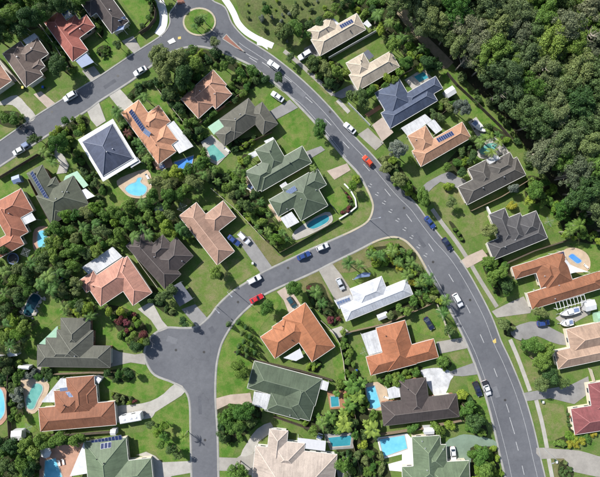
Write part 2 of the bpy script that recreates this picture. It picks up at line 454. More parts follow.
LAWNS = [  # (kind, pixel outline)
    ('lawn_a', T6(0, 0, [(575, 250), (500, 320), (560, 370), (596, 425)]) + [(118, 62), (128, 54), (122, 42), (112, 38), (104, 36)]),
    ('lawn_a', T6(100, 0, [(125, 0), (290, 0), (335, 80), (300, 160), (250, 205), (270, 260), (215, 280), (190, 235), (225, 130)])),
    ('lawn_b', T6(0, 80, [(100, 90), (150, 60), (205, 100), (280, 165), (215, 210)])),
    ('lawn_b', T6(0, 80, [(290, 40), (400, 60), (380, 110), (330, 135), (270, 75)])),
    ('lawn_b', T6(0, 80, [(0, 150), (90, 150), (160, 245), (0, 345)])),
    ('lawn_a', T6(0, 80, [(390, 275), (525, 190), (545, 235), (470, 270), (400, 300)])),
    ('lawn_a', T6(100, 80, [(5, 135), (50, 110), (110, 185), (40, 230)])),
    ('lawn_a', T6(100, 80, [(120, 60), (215, 5), (290, 20), (180, 90)])),
    ('lawn_a', T6(100, 80, [(270, 110), (320, 50), (540, 310), (560, 380), (420, 240), (350, 150)])),
    ('lawn_a', [(0, 180), (28, 162), (32, 175), (12, 195), (0, 198)]),
    ('lawn_b', [(0, 168), (28, 149), (38, 150), (10, 170), (0, 177)]),
    ('lawn_a', T6(0, 160, [(160, 195), (195, 200), (280, 340), (235, 360)])),
    ('lawn_a', T6(100, 160, [(40, 200), (100, 160), (175, 225), (130, 300), (100, 310)])),
    ('lawn_b', T6(100, 160, [(400, 290), (470, 195), (550, 245), (470, 325)])),
    ('lawn_a', T6(200, 80, [(340, 130), (430, 60), (520, 130), (420, 190)])),
    ('lawn_a', T6(200, 80, [(450, 245), (580, 170), (640, 250), (660, 330), (620, 410), (540, 400), (480, 330)])),
    ('lawn_b', T6(200, 160, [(95, 180), (130, 180), (250, 300), (225, 310)])),
    ('lawn_b', T6(200, 160, [(250, 345), (280, 340), (390, 477), (420, 540), (330, 520), (285, 470), (240, 420)])),
    ('lawn_a', smooth(T6(300, 160, [(150, 230), (240, 160), (320, 230), (330, 280), (215, 345)]), 3, True)),
    ('lawn_b', smooth(T6(300, 160, [(250, 110), (300, 90), (390, 170), (425, 260), (405, 350), (300, 420), (180, 470), (60, 477), (230, 380), (350, 290), (330, 210)]), 3, True)),
    ('lawn_b', T6(300, 0, [(250, 345), (470, 235), (520, 240), (480, 290), (380, 310), (270, 360)])),
    ('lawn_b', T6(400, 160, [(160, 160), (250, 130), (340, 180), (430, 310), (500, 310), (540, 390), (480, 440), (400, 477), (330, 440), (230, 330), (180, 220)])),
    ('lawn_a', T6(500, 160, [(140, 170), (230, 140), (310, 230), (420, 380), (330, 440), (215, 330), (120, 250)])),
    ('lawn_a', T6(500, 240, [(400, 20), (596, 30), (596, 190), (530, 180), (530, 80), (440, 40)])),
    ('lawn_a', T4(450, 240, [(115, 110), (140, 90), (200, 200), (265, 210), (200, 258)])),
    ('lawn_b', T4(450, 240, [(215, 300), (310, 285), (300, 318), (240, 335)])),
    ('lawn_b', T4(450, 240, [(258, 395), (300, 400), (360, 470), (285, 475)])),
    ('lawn_b', T4(450, 357, [(345, 175), (450, 190), (485, 310), (390, 358)])),
    ('lawn_b', T4(450, 357, [(280, 0), (330, 0), (350, 60), (370, 130), (325, 135)])),
    ('lawn_c', T4(450, 357, [(405, 405), (460, 400), (490, 477), (415, 477)])),
    ('lawn_c', T6(200, 240, [(300, 0), (400, 0), (470, 95), (560, 80), (430, 160)])),
    ('lawn_b', T4(150, 240, [(165, 130), (210, 80), (270, 90), (370, 60), (440, 120), (330, 190), (260, 270), (215, 310), (185, 265), (150, 190)])),
    ('lawn_a', T6(0, 240, [(130, 110), (200, 60), (270, 80), (230, 140), (150, 150)])),
    ('lawn_a', T6(0, 240, [(270, 380), (400, 420), (330, 477), (220, 500), (230, 430)])),
    ('lawn_a', T6(0, 320, [(130, 130), (240, 0), (330, 0), (210, 110), (220, 240), (150, 200)])),
    ('lawn_a', smooth(T4(0, 240, [(390, 330), (440, 260), (500, 250), (550, 300), (590, 310), (580, 400), (540, 440), (440, 420), (440, 400), (380, 360)]), 3, True)),
    ('lawn_a', smooth(T6(100, 320, [(20, 380), (130, 270), (200, 260), (270, 270), (330, 340), (440, 375), (330, 470), (150, 450)]), 3, True)),
    ('lawn_a', smooth(T6(100, 397, [(320, 80), (470, 20), (520, 0), (540, 60), (540, 370), (390, 385), (320, 320), (220, 320), (200, 220), (270, 200)]), 3, True)),
    ('lawn_a', T6(0, 397, [(90, 60), (150, 90), (240, 100), (235, 200), (170, 220), (95, 170)])),
    ('lawn_a', smooth(T4(150, 240, [(275, 470), (300, 395), (345, 325), (400, 265), (440, 232), (500, 215), (520, 250), (450, 330), (430, 380), (440, 440), (400, 470)]), 3, True)),
    ('lawn_a', smooth(T4(150, 357, [(275, 0), (330, 0), (400, 20), (400, 130), (340, 150), (265, 165), (262, 80)]), 3, True)),
    ('lawn_a', T4(150, 357, [(265, 200), (330, 200), (350, 330), (330, 395), (272, 398)])),
    ('lawn_a', T4(150, 357, [(275, 455), (330, 440), (400, 480), (275, 500)])),
    ('lawn_c', T4(300, 240, [(0, 160), (70, 118), (135, 250), (110, 260), (60, 230), (10, 200)])),
    ('lawn_c', T4(300, 240, [(125, 92), (280, 10), (390, 0), (440, 10), (500, 120), (430, 100), (340, 90), (200, 130), (150, 130)])),
    ('lawn_a', T6(300, 320, [(90, 0), (135, 0), (240, 130), (270, 350), (210, 350), (190, 220), (245, 230), (170, 90)])),
    ('lawn_a', T6(300, 320, [(330, 150), (375, 130), (440, 330), (400, 380), (350, 260)])),
    ('lawn_a', T6(400, 320, [(60, 40), (110, 0), (320, 0), (370, 100), (250, 110), (210, 100), (120, 80)])),
    ('lawn_b', T6(400, 320, [(290, 200), (410, 170), (430, 245), (330, 275)])),
    ('lawn_a', T6(400, 320, [(395, 345), (460, 325), (540, 470), (530, 540), (420, 477)])),
    ('lawn_a', T6(400, 397, [(410, 0), (500, 0), (545, 150), (460, 140), (360, 30)])),
    ('lawn_a', T6(400, 397, [(420, 285), (580, 285), (600, 420), (620, 520), (450, 520), (430, 440)])),
    ('lawn_a', [(438, 70), (446, 68), (470, 92), (502, 124), (505, 140), (470, 118), (452, 95)]),
    ('lawn_b', T6(300, 80, [(60, 0), (110, 0), (195, 85), (165, 95)])),
    ('lawn_b', T6(300, 80, [(200, 130), (225, 125), (290, 200), (340, 260), (310, 290)])),
]
for i, (k, pts) in enumerate(LAWNS): struct(sheet('lawn', pts, 0.014 + 0.0006 * i, M[k]))

# --- roads
road_E = [(207, -14), (212, 0), (225, 7.5), (232, 23.5), (244, 37), (256, 45), (272, 55.5), (287, 67), (300, 78), (316, 93), (334, 112), (354, 136), (374, 157), (400, 188), (416, 204), (427, 219),
          (440, 236), (451, 248), (461, 261), (475, 284), (491, 315), (501, 341), (510, 360), (523, 392), (533, 425), (540.5, 458), (545, 477), (551, 510)]
road_W1 = [(-10, 173), (0, 166.5), (28, 148), (64, 125), (88, 110), (100, 101), (119, 89), (134, 79), (150, 67), (165, 56), (180, 49), (198, 46.5), (217, 50.5), (233, 57), (250, 65), (264, 75), (282, 89), (300, 107), (316, 124),
           (331, 142), (346, 160), (358, 173), (366, 187), (371, 198), (373, 208), (368, 221), (354, 230), (333, 239.6), (310, 249.5), (300, 254.5), (272, 267.7), (262, 272.7), (244.5, 283.6), (232, 292), (218.5, 304.6), (209, 317),
           (197, 326.5), (183, 328), (167, 327.5), (157, 332), (148.6, 340), (144.5, 352), (147, 363.6), (155, 375), (172, 382), (184, 389.5), (189.5, 402), (190.5, 432.5), (191.5, 477), (192, 510)]
road_W2 = [(219, 510), (218.5, 477), (217.5, 432.5), (215.4, 397), (216, 372), (218, 357), (223, 340.6), (235.5, 320.5), (250.6, 305.4), (261, 296.6), (280, 287), (300, 278.5), (318.5, 270), (330, 264), (358.7, 250), (372, 243), (382, 239),
           (394, 237), (404, 240), (411, 246), (418.5, 255), (428, 272), (441, 293), (455, 320), (467, 345), (479, 376), (490, 412), (500, 456), (505, 477), (511, 510)]
road_N = [(-10, 148), (0, 141), (36, 116), (55, 104), (80.5, 88), (100, 76), (132, 54.5), (155, 40), (165, 32), (170, 23), (170, 13), (177, 3), (182, -14)]
edges = [road_E, road_W1, road_W2, road_N]
es = [smooth(e, 4) for e in edges]
outline = list(es[0]) + list(reversed(es[2])) + list(reversed(es[1])) + list(es[3])
road = struct(sheet('road', outline, 0.062, M['asphalt']))
for e in edges: struct(ribbon('kerb', e, 0.42, 0.13, M['kerb'], None, 0.13))
ribbon('gutter_strip', road_W1, 0.7, 0.068, M['kerb'], road)
ribbon('gutter_strip', road_W2, 0.7, 0.068, M['kerb'], road)
ribbon('corner_kerb', [(366, 187), (371, 198), (373, 208), (368, 221), (354, 230), (343, 235)], 0.55, 0.14, M['kerb_t'], road, 0.1)
ribbon('corner_kerb', [(372, 243), (382, 239), (394, 237), (404, 240), (411, 246), (418.5, 255), (426, 268)], 0.55, 0.14, M['kerb_t'], road, 0.1)
# painted lines on the main road
def offset(poly, d):
    p = [Vector(q) for q in smooth(poly, 3)]
    out = []
    for i in range(len(p)):
        t = (p[min(i + 1, len(p) - 1)] - p[max(i - 1, 0)]).normalized()
        out.append(tuple(p[i] + Vector((-t.y, t.x)) * d))
    return out
ribbon('edge_line', [q for q in offset(road_E, 7.5) if q[1] > 40], 0.105, 0.0705, M['paint'], road, sm=0)
ribbon('edge_line', [(236, 61), (250, 68), (264, 77.5), (282, 91), (300, 103), (316, 120), (331, 138), (346, 157)], 0.105, 0.0705, M['paint'], road)
ribbon('edge_line', [(428, 265), (441, 288), (450, 304), (462, 326), (475, 352), (488, 388), (499, 425), (508, 460), (516, 500)], 0.105, 0.0705, M['paint'], road)
dash_me = MB().box(-1.5, 1.5, -0.09, 0.09, 0, 0.002).mesh('lane_dash', M['paint'])
short_me = MB().box(-0.7, 0.7, -0.085, 0.085, 0, 0.002).mesh('junction_dash', M['paint'])
def dash(me, x, y, ang, sc=1.0, name='lane_dash'):
    return link(name, me, road, G(x, y) + Vector((0, 0, 0.0712)), -R(ang), (sc, 1, 1))
for x, y, a in [(253, 60, 33), (266, 65, 34), (288, 79.5, 37), (309, 100, 42), (328, 122, 45), (346, 145, 47), (366.5, 167.5, 49), (387.5, 192.5, 51), (409, 218, 53), (431, 247.5, 57), (451, 278, 59), (468, 309, 63), (482, 338.5, 66),
                (495.5, 372.5, 69), (507.5, 408, 72), (517, 446, 75), (523, 470, 77)]: dash(dash_me, x, y, a)
dash(dash_me, 512, 425.5, 73, 1.9)
for x, y, a in [(369.5, 185), (376.5, 195), (383.5, 203.5), (390, 212), (397, 221), (404, 229.5), (411, 237.5), (418, 247), (425, 256)] if False else [(369.5, 186.5, 52), (376.5, 195, 52), (383.5, 203.5, 52), (390, 212, 52), (397, 221, 54), (404, 230, 55), (411, 238, 56), (418, 247.5, 57), (425, 256, 57)]:
    dash(short_me, x, y, a - 25, 0.8, 'junction_dash'); dash(short_me, x + 1.4, y - 2.2, a - 25, 0.5, 'junction_dash')
# asphalt repairs and manhole covers
M['patch'] = paving_mat('asphalt_repair', (0.115, 0.118, 0.13)); M['patch_l'] = paving_mat('old_asphalt_repair', (0.175, 0.178, 0.188))
man_me = MB().tube((0, 0, 0), (0, 0, 0.004), 0.42, seg=18).mesh('manhole_cover', plain('cast_iron', (0.05, 0.048, 0.045), 0.6))
for i, (x, y) in enumerate([(204, 352), (176, 350), (205, 440), (288, 268), (238, 45), (330, 112), (404, 208), (470, 300), (505, 400), (52, 112), (118, 76), (238, 302), (433, 262)]): link('manhole_cover', man_me, road, G(x, y) + Vector((0, 0, 0.0725)))
for i, (x, y, a, lx, ly, mt) in enumerate([(345, 252, -24, 3.2, 1.4, 'patch'), (420, 240, 55, 5.5, 1.2, 'patch'), (300, 92, 42, 4.0, 1.5, 'patch_l'), (200, 405, 88, 6, 1.1, 'patch'), (172, 340, 20, 3.5, 2.0, 'patch_l'), (110, 84, -34, 4.5, 1.2, 'patch'), (496, 392, 70, 3.6, 1.6, 'patch_l'), (212, 330, 60, 2.2, 1.6, 'patch'), (462, 285, 60, 2.6, 1.1, 'patch'), (30, 128, -33, 2.2, 1.3, 'patch_l')]):
    MB().box(-lx / 2, lx / 2, -ly / 2, ly / 2, 0, 0.002).build('road_patch', M[mt], road, loc=G(x, y) + Vector((0, 0, 0.0645 + 0.0003 * i)), rz=-R(a))
# roundabout and splitter islands
isl = struct(sheet('roundabout_island', [(199.5 + 15 * math.cos(t * math.pi / 16), 22 + 12.6 * math.sin(t * math.pi / 16)) for t in range(32)], 0.2, M['lawn_a'], None, 0.2))
ribbon('island_kerb', [(199.5 + 15.6 * math.cos(t * math.pi / 16), 22 + 13.2 * math.sin(t * math.pi / 16)) for t in range(33)], 0.7, 0.19, M['kerb_t'], isl, 0.19, sm=0)
sp = struct(sheet('splitter_island', [(222.5, 39), (226.5, 34.5), (231, 39.5), (245, 52.5), (236, 48)], 0.18, M['brick'], None, 0.18))
ribbon('island_kerb', [(222.5, 39), (226.5, 34.5), (231, 39.5), (245, 52.5), (236, 48), (222.5, 39)], 0.3, 0.2, M['kerb'], sp, 0.2, sm=0)
ribbon('painted_taper', [(246, 53.5), (252, 57), (258, 60)], 0.15, 0.0712, M['paint'], road)
sp2 = struct(sheet('splitter_island', [(167.5, 41.5), (173.5, 38), (176, 42), (170, 44.5)], 0.18, M['white_path'], None, 0.18))
sp3 = struct(sheet('splitter_island', [(177, 0), (183, -1), (185, 3), (178, 5)], 0.18, M['brick'], None, 0.18))
sheet('yellow_mark', [(178, 37), (181, 36.5), (181, 39), (178, 39.5)], 0.0712, M['yellow'], road)
sheet('yellow_mark', T6(400, 320, [(550, 125), (570, 108), (573, 135), (560, 140)]), 0.0712, M['yellow'], road)

# --- paths and driveways
def path(pts, wd, mat, z): return struct(ribbon('footpath', pts, wd, z, M[mat]))
path([(221, -6), (229, 5), (234, 14), (238, 23), (245, 31), (254, 37), (264, 42), (273, 46)], 2.0, 'white_path', 0.07)
struct(sheet('footpath', [(257, 39.5), (262, 37), (267, 45), (268, 50), (262, 46), (257, 45)], 0.071, M['white_path']))
path([(284, 51), (300, 64), (315, 78), (326, 88), (333, 95)], 1.3, 'concrete', 0.07)
path([(337.5, 100), (349, 112.5)], 1.3, 'concrete_l', 0.07)
path([(432, 209), (443, 224.5), (455, 240), (467, 258), (480, 280), (497, 307)], 1.3, 'concrete', 0.07)
path([(510, 339.5), (519, 361), (530, 391)], 1.3, 'concrete_l', 0.07)
path([(536, 400), (542, 423), (547, 448)], 1.3, 'concrete_l', 0.07)
path([(548.5, 458), (552, 477), (558, 505)], 1.3, 'concrete_l', 0.07)
DRIVES = [
    ('concrete_l', smooth(T6(0, 80, [(-30, 150), (30, 115), (100, 90), (160, 150), (217, 218), (165, 252), (120, 190), (75, 150), (20, 150)]), 2, True)),
    ('concrete_p', T6(0, 80, [(200, 85), (245, 68), (335, 142), (285, 170)])),
    ('concrete', [(82, 71), (94, 66), (101, 75), (91, 81.5)]),
    ('concrete', T6(100, 0, [(130, 245), (200, 215), (245, 290), (200, 318)])),
    ('concrete_l', T6(100, 80, [(55, 95), (118, 52), (200, 140), (130, 190)])),
    ('concrete_l', [(87, 110.5), (99, 102.5), (106, 121), (97, 127), (91, 120)]),
    ('concrete_g', T6(200, 80, [(410, 190), (535, 118), (585, 165), (445, 240)])),
    ('concrete_g', [(302, 153), (321, 146), (325, 150), (308, 160)]),
    ('concrete_p', T6(300, 160, [(160, 65), (280, 20), (302, 60), (205, 118)])),
    ('concrete_g', [(236, 238), (250, 236), (272.5, 267.5), (261, 273.5)]),
    ('concrete_g', T4(150, 240, [(125, 275), (180, 255), (230, 312), (188, 348)])),
    ('concrete_l', [(138, 309), (152, 301), (162, 320), (169, 328), (159, 332), (151, 320)]),
    ('concrete', T6(100, 320, [(60, 165), (120, 190), (210, 205), (268, 195), (272, 266), (185, 252), (125, 265), (60, 280)])),
    ('concrete_l', smooth(T6(100, 397, [(75, 60), (200, 45), (300, 25), (380, -20), (455, -85), (510, -35), (440, 20), (330, 90), (310, 122), (200, 140), (80, 150)]), 2, True)),
    ('concrete_l', T6(100, 397, [(215, 345), (275, 325), (330, 350), (370, 388), (545, 380), (545, 450), (430, 470), (380, 500), (300, 500), (300, 360)])),
    ('concrete_p', T6(200, 240, [(458, 308), (525, 268), (610, 400), (530, 440), (500, 360)])),
    ('concrete_p', T6(200, 397, [(92, 8), (180, -15), (300, -25), (315, 50), (180, 38), (100, 75)])),
    ('concrete', T6(200, 397, [(102, 358), (220, 362), (250, 340), (340, 330), (330, 477), (240, 440), (102, 438)])),
    ('concrete_l', smooth(T6(200, 397, [(240, 352), (285, 265), (340, 190), (420, 150), (430, 205), (350, 265), (318, 335)]), 2, True)),
    ('concrete', T4(300, 240, [(72, 117), (125, 90), (165, 140), (220, 225), (180, 300), (140, 240)])),
    ('concrete', T6(400, 320, [(215, 130), (385, 102), (410, 165), (280, 192), (240, 200)])),
    ('concrete_patch', smooth(T6(400, 320, [(120, 300), (200, 285), (270, 290), (320, 325), (300, 360), (270, 440), (200, 445), (150, 350)]), 2, True)),
    ('concrete_g', T6(400, 320, [(290, 310), (350, 285), (450, 250), (470, 322), (370, 335), (310, 330)])),
    ('concrete_green', smooth([(445, 443), (455, 437), (464, 434), (479, 436), (494, 440), (496, 446), (480, 446), (470, 448), (470, 470), (446, 470)], 2, True)),
    ('concrete_g', T6(300, 0, [(25, 290), (75, 262), (160, 365), (60, 330), (20, 350)])),
    ('concrete_g', T4(300, 0, [(125, 378), (205, 335), (240, 362), (165, 392)])),
    ('concrete', T6(300, 80, [(345, 325), (405, 285), (450, 330), (500, 375), (450, 420)])),
    ('concrete_g', smooth(T6(400, 160, [(135, 155), (200, 110), (290, 70), (340, 100), (395, 125), (345, 170), (240, 130), (170, 190)]), 2, True)),
    ('concrete_p', T6(400, 240, [(355, 128), (400, 95), (490, 55), (525, 100), (430, 152), (400, 168)])),
    ('concrete', T6(500, 240, [(-50, 425), (60, 370), (140, 335), (185, 415), (180, 435), (-20, 462)])),
    ('concrete_g', smooth(T6(500, 320, [(60, 55), (180, 8), (250, 20), (330, 60), (400, 100), (395, 150), (300, 130), (220, 95), (150, 120), (90, 110)]), 2, True)),
    ('concrete_g', [(522, 393), (545, 389), (570, 385), (588, 376), (590, 392), (574, 404), (550, 398), (526, 401)]),
    ('concrete', smooth(T6(500, 397, [(215, 302), (330, 308), (470, 318), (580, 350), (700, 380), (700, 480), (440, 445), (380, 365), (245, 368)]), 2, True)),
    ('concrete', T6(0, 0, [(-20, 340), (20, 380), (120, 477), (90, 490), (-20, 385)])),
    ('concrete', T6(0, 80, [(310, 370), (340, 350), (370, 420), (390, 480), (350, 490), (330, 430)])),
    ('concrete_l', T4(0, 120, [(205, 130), (240, 115), (275, 180), (265, 210), (225, 215), (240, 170)])),
]
for i, (k, pts) in enumerate(DRIVES):
    struct(sheet('driveway', pts, 0.078 + 0.0012 * i, M[k])); EXCL.append(pts)
EXCL.append(outline)

# ---------------------------------------------------------------- houses
ROOFC = dict(red=(0.36, 0.12, 0.09), brown=(0.155, 0.115, 0.095), orange=(0.43, 0.175, 0.085), peach=(0.56, 0.28, 0.165), dkbrown=(0.085, 0.068, 0.063), navy=(0.10, 0.115, 0.165), dkgreen=(0.105, 0.115, 0.08),
             orangered=(0.38, 0.15, 0.09), salmon=(0.43, 0.235, 0.155), olive=(0.125, 0.12, 0.095), green=(0.10, 0.13, 0.083), pinkbrown=(0.40, 0.25, 0.18), coral=(0.50, 0.25, 0.18),
             greygreen=(0.115, 0.115, 0.09), terracotta=(0.28, 0.12, 0.068), green2=(0.14, 0.185, 0.11), beige=(0.48, 0.40, 0.335), white=(0.58, 0.59, 0.61), sheet=(0.62, 0.62, 0.61), cream=(0.50, 0.42, 0.32),
             navy2=(0.085, 0.105, 0.155), tan=(0.44, 0.25, 0.155), grey=(0.105, 0.096, 0.085), dkgrey=(0.088, 0.085, 0.086), rust=(0.38, 0.15, 0.075), rust2=(0.30, 0.13, 0.07), maroon=(0.25, 0.085, 0.085), ptan=(0.42, 0.29, 0.21))
RM = {k: roof_mat('roof_' + k, c, 'metal' if k in ('white', 'sheet', 'green', 'green2', 'navy2') else 'tile') for k, c in ROOFC.items()}
RIDGE = {k: plain('ridge_' + k, mixc(mulc(c, 1.2), (0.4, 0.38, 0.33), 0.09) if k not in ('orange', 'rust', 'white', 'terracotta', 'rust2', 'peach') else mulc(c, 0.9), 0.75) for k, c in ROOFC.items()}
ZE = 2.75
KE = S * (HC - ZE) / HC
HOUSES = {}
win_me = MB().box(-0.85, 0.85, -0.03, 0.05, -0.6, 0.6).mesh('window', M['frame'])
pane_me = MB().box(-0.77, 0.77, -0.01, 0.062, -0.52, 0.52).mesh('pane', M['glass'])
door_me = MB().box(-0.5, 0.5, -0.03, 0.06, 0.0, 2.1).mesh('door', plain('door_paint', (0.25, 0.12, 0.07), 0.5))
garage_mb = MB().box(-2.4, 2.4, -0.03, 0.04, 0.0, 2.2)
for q in range(4): garage_mb.box(-2.36, 2.36, 0.03, 0.065, 0.05 + q * 0.54, 0.53 + q * 0.54)
garage_me = garage_mb.mesh('garage_door', plain('garage_door_paint', (0.6, 0.56, 0.48), 0.5))
vent_mb = MB().tube((0, 0, -0.25), (0, 0, 0.15), 0.13, seg=8).tube((0, 0, 0.15), (0, 0, 0.4), 0.2, 0.12, seg=8)
vent_me = vent_mb.mesh('roof_vent', M['alu'])
vent_d = vent_mb.mesh('roof_vent', M['dark'])
panel_mb = MB().box(-0.5, 0.5, -0.82, 0.82, 0.05, 0.09)
panel_me = panel_mb.mesh('solar_panel', M['alu'])
cell_me = MB().box(-0.46, 0.46, -0.78, 0.78, 0.088, 0.096).mesh('cells', M['solar'])
cell_l = MB().box(-0.46, 0.46, -0.78, 0.78, 0.088, 0.096).mesh('cells', M['solar_l'])
post_me = MB().box(-0.05, 0.05, -0.05, 0.05, 0, 1).mesh('post', M['white_metal'])

class House:
    def __init__(s, key, roof, th, wings, label, short, wall='cream', pitch=23, gutter='gutter_w', ze=ZE):
        s.key = key; s.short = short; s.th = -R(th); s.tan = math.tan(R(pitch)); s.ze = ze
        s.U = Vector((math.cos(s.th), math.sin(s.th))); s.V = Vector((math.sin(s.th), -math.cos(s.th)))   # V points down the picture
        s.w = []
        for (px, py, lu, lv) in wings:
            P = G(px, py, ze).xy
            a = lu * KE / 2; b = lv * KE / 2
            s.w.append((P + s.U * a + s.V * b, a, b))
        c = sum((q[0] for q in s.w[1:]), s.w[0][0].copy()) / len(s.w)
        s.c = c
        s.px = (300 + c.x / KE, 238.5 - c.y / KE)
        s.root = empty('house', (c.x, c.y, 0))
        tag(s.root, label, 'house')
        HOUSES[key] = s
        s.rc = roof
        rv = []; rf = []; ru = []
        ridge_lines = []
        for i, (ct, a, b) in enumerate(s.w):
            a = a + 0.004 * i; b = b + 0.004 * i
            z = ze + 0.005 * i
            C = ct - c
            def W(u, v, zz): q = C + s.U * u + s.V * v; return Vector((q.x, q.y, zz))
            h = min(a, b) * s.tan
            if a >= b: r1, r2 = (-(a - b), 0), (a - b, 0)
            else: r1, r2 = (0, -(b - a)), (0, b - a)
            n = len(rv)
            e = [(-a, -b), (a, -b), (a, b), (-a, b)]
            rv += [W(u, v, z) for u, v in e] + [W(*r1, z + h), W(*r2, z + h)] + [W(u, v, z - 0.2) for u, v in e]
            if a >= b: fs = [(0, 4, 5, 1), (1, 5, 2), (2, 5, 4, 3), (3, 4, 0)]; hips = [(0, 4), (1, 5), (2, 5), (3, 4)]
            else: fs = [(0, 4, 1), (1, 4, 5, 2), (2, 5, 3), (3, 5, 4, 0)]; hips = [(0, 4), (1, 4), (2, 5), (3, 5)]
            for f in fs:
                f = tuple(n + k for k in f); rf.append(f)
                p = [rv[k] for k in f]
                lo = [q for q in p if abs(q.z - z) < 1e-4]
                ed = (lo[1] - lo[0]).normalized(); 
                sl_ = math.sqrt(1 + s.tan ** 2) / s.tan
                ru.append([((q - lo[0]).dot(ed), (q.z - z) * sl_) for q in p])
            for k in range(4):
                k2 = (k + 1) % 4
                rf.append((n + k, n + k2, n + 6 + k2, n + 6 + k)); ru.append([(0, 0)] * 4)
            rf.append((n + 6, n + 7, n + 8, n + 9)); ru.append([(0, 0)] * 4)
            for k, m in hips: ridge_lines.append((rv[n + k], rv[n + m], i))
            ridge_lines.append((rv[n + 4], rv[n + 5], i))
        s.roof = link('roof', mesh('roof', rv, rf, RM[roof], ru), s.root)
        bm = bmesh.new(); bm.from_mesh(s.roof.data); bmesh.ops.recalc_face_normals(bm, faces=bm.faces[:]); bm.to_mesh(s.roof.data); bm.free()
        # ridge and hip caps, only where they stand free of the other wings
        for p, q, i in ridge_lines:
            if (q - p).length < 0.6: continue
            N = 10; seg = []
            for k in range(N + 1):
                t = p.lerp(q, k / N)
                if s.height(Vector((t.x, t.y)) + c, skip=i) < t.z + 0.03: seg.append(k)
            if len(seg) < 2: continue
            # longest free run
            runs = []; st = seg[0]; pr = seg[0]
            for k in seg[1:] + [99]:
                if k != pr + 1: runs.append((pr - st, st, pr)); st = k
                pr = k
            ln, k0, k1 = max(runs)
            if ln < 1: continue
            mb = MB(); mb.bar(p.lerp(q, k0 / N) + Vector((0, 0, 0.02)), p.lerp(q, k1 / N) + Vector((0, 0, 0.02)), 0.2, 0.09)
            mb.build('ridge_cap', RIDGE[roof], s.roof)
        # walls, gutters
        inset = 0.55
        for i, (ct, a, b) in enumerate(s.w):
            C = ct - c
            x = inset + 0.004 * i
            mb = MB(); n4 = [(-1, -1), (1, -1), (1, 1), (-1, 1)]
            q = [C + s.U * (m[0] * (a - x)) + s.V * (m[1] * (b - x)) for m in n4]
            for k in range(4):
                A, B = q[k], q[(k + 1) % 4]
                mb.quad((A.x, A.y, 0), (B.x, B.y, 0), (B.x, B.y, ze - 0.1), (A.x, A.y, ze - 0.1))
            mb.build('wall', M[wall], s.root)
            g = MB()
            for k in range(4):
                m, m2 = n4[k], n4[(k + 1) % 4]
                ga = a + 0.06 + 0.004 * i; gb = b + 0.06 + 0.004 * i
                A = C + s.U * (m[0] * ga) + s.V * (m[1] * gb); B = C + s.U * (m2[0] * ga) + s.V * (m2[1] * gb)
                g.bar((A.x, A.y, ze - 0.08), (B.x, B.y, ze - 0.08), 0.12, 0.13)
            g.build('gutter', M[gutter], s.root)
            for k in range(4):     # windows on free walls
                A, B = q[k], q[(k + 1) % 4]
                L = (B - A).length; d = (B - A) / L if L > 0.1 else Vector((1, 0))
                nrm = ((A + B) / 2 - C).normalized()
                nw = int((L - 0.8) / 3.4)
                for t in range(nw):
                    pt = A + d * (L * (t + 0.5) / nw)
                    if s.inside_walls(pt + c + nrm * 0.35, inset) or s.inside_walls(pt + c + nrm * 1.2, inset): continue
                    wo = link('window', win_me, s.root, (pt.x, pt.y, 1.45), math.atan2(nrm.y, nrm.x) - math.pi / 2)
                    link('pane', pane_me, wo)
        s.inset = inset
    def inside_walls(s, p, x=0.0):
        for ct, a, b in s.w:
            d = p - ct
            if abs(d.dot(s.U)) < a - x and abs(d.dot(s.V)) < b - x: return True
        return False
    def height(s, p, skip=-1):
        best = -1
        for i, (ct, a, b) in enumerate(s.w):
            if i == skip: continue
            d = p - ct
            m = min(a - abs(d.dot(s.U)), b - abs(d.dot(s.V)))
            if m >= 0: best = max(best, s.ze + m * s.tan)
        return best
    def opening(s, px, py, me, name):
        """door or garage door in the free wall nearest to a pixel"""
        t = G(px, py).xy; best = None
        for i, (ct, a, b) in enumerate(s.w):
            for ax, h1, h2 in ((s.U, a, b), (-s.U, a, b), (s.V, b, a), (-s.V, b, a)):
                pr = s.V if abs(ax.dot(s.U)) > 0.5 else s.U
                base = ct + ax * (h1 - s.inset - 0.004 * i)
                o = max(-(h2 - 3.1), min(h2 - 3.1, (t - base).dot(pr))) if h2 > 3.1 else 0
                pt = base + pr * o
                if s.inside_walls(pt + ax * 0.4, s.inset): continue
                d = (pt - t).length
                if best is None or d < best[0]: best = (d, pt, ax)
        if best:
            pt = best[1] - s.c; ax = best[2]
            link(name, me, s.root, (pt.x, pt.y, 0.0), math.atan2(ax.y, ax.x) - math.pi / 2)
    def on_roof(s, px, py):
        """pixel of a spot on the roof -> local position and tilt"""
        z = s.ze + 0.8
        for _ in range(5):
            p = G(px, py, z).xy
            z = max(s.height(p), s.ze)
        e = 0.15
        gx = (s.height(p + s.U * e) - s.height(p - s.U * e)) / (2 * e); gy = (s.height(p + s.V * e) - s.height(p - s.V * e)) / (2 * e)
        nrm = (Vector((-gx * s.U.x - gy * s.V.x, -gx * s.U.y - gy * s.V.y, 1))).normalized()
        if nrm.z < 0.6: nrm = Vector((0, 0, 1))
        return Vector((p.x - s.c.x, p.y - s.c.y, z)), nrm
    def vents(s, pts, me=None):
        for x, y in pts:
            p, n = s.on_roof(x, y)
            link('roof_vent', me or vent_me, s.root, p + Vector((0, 0, 0.02)))
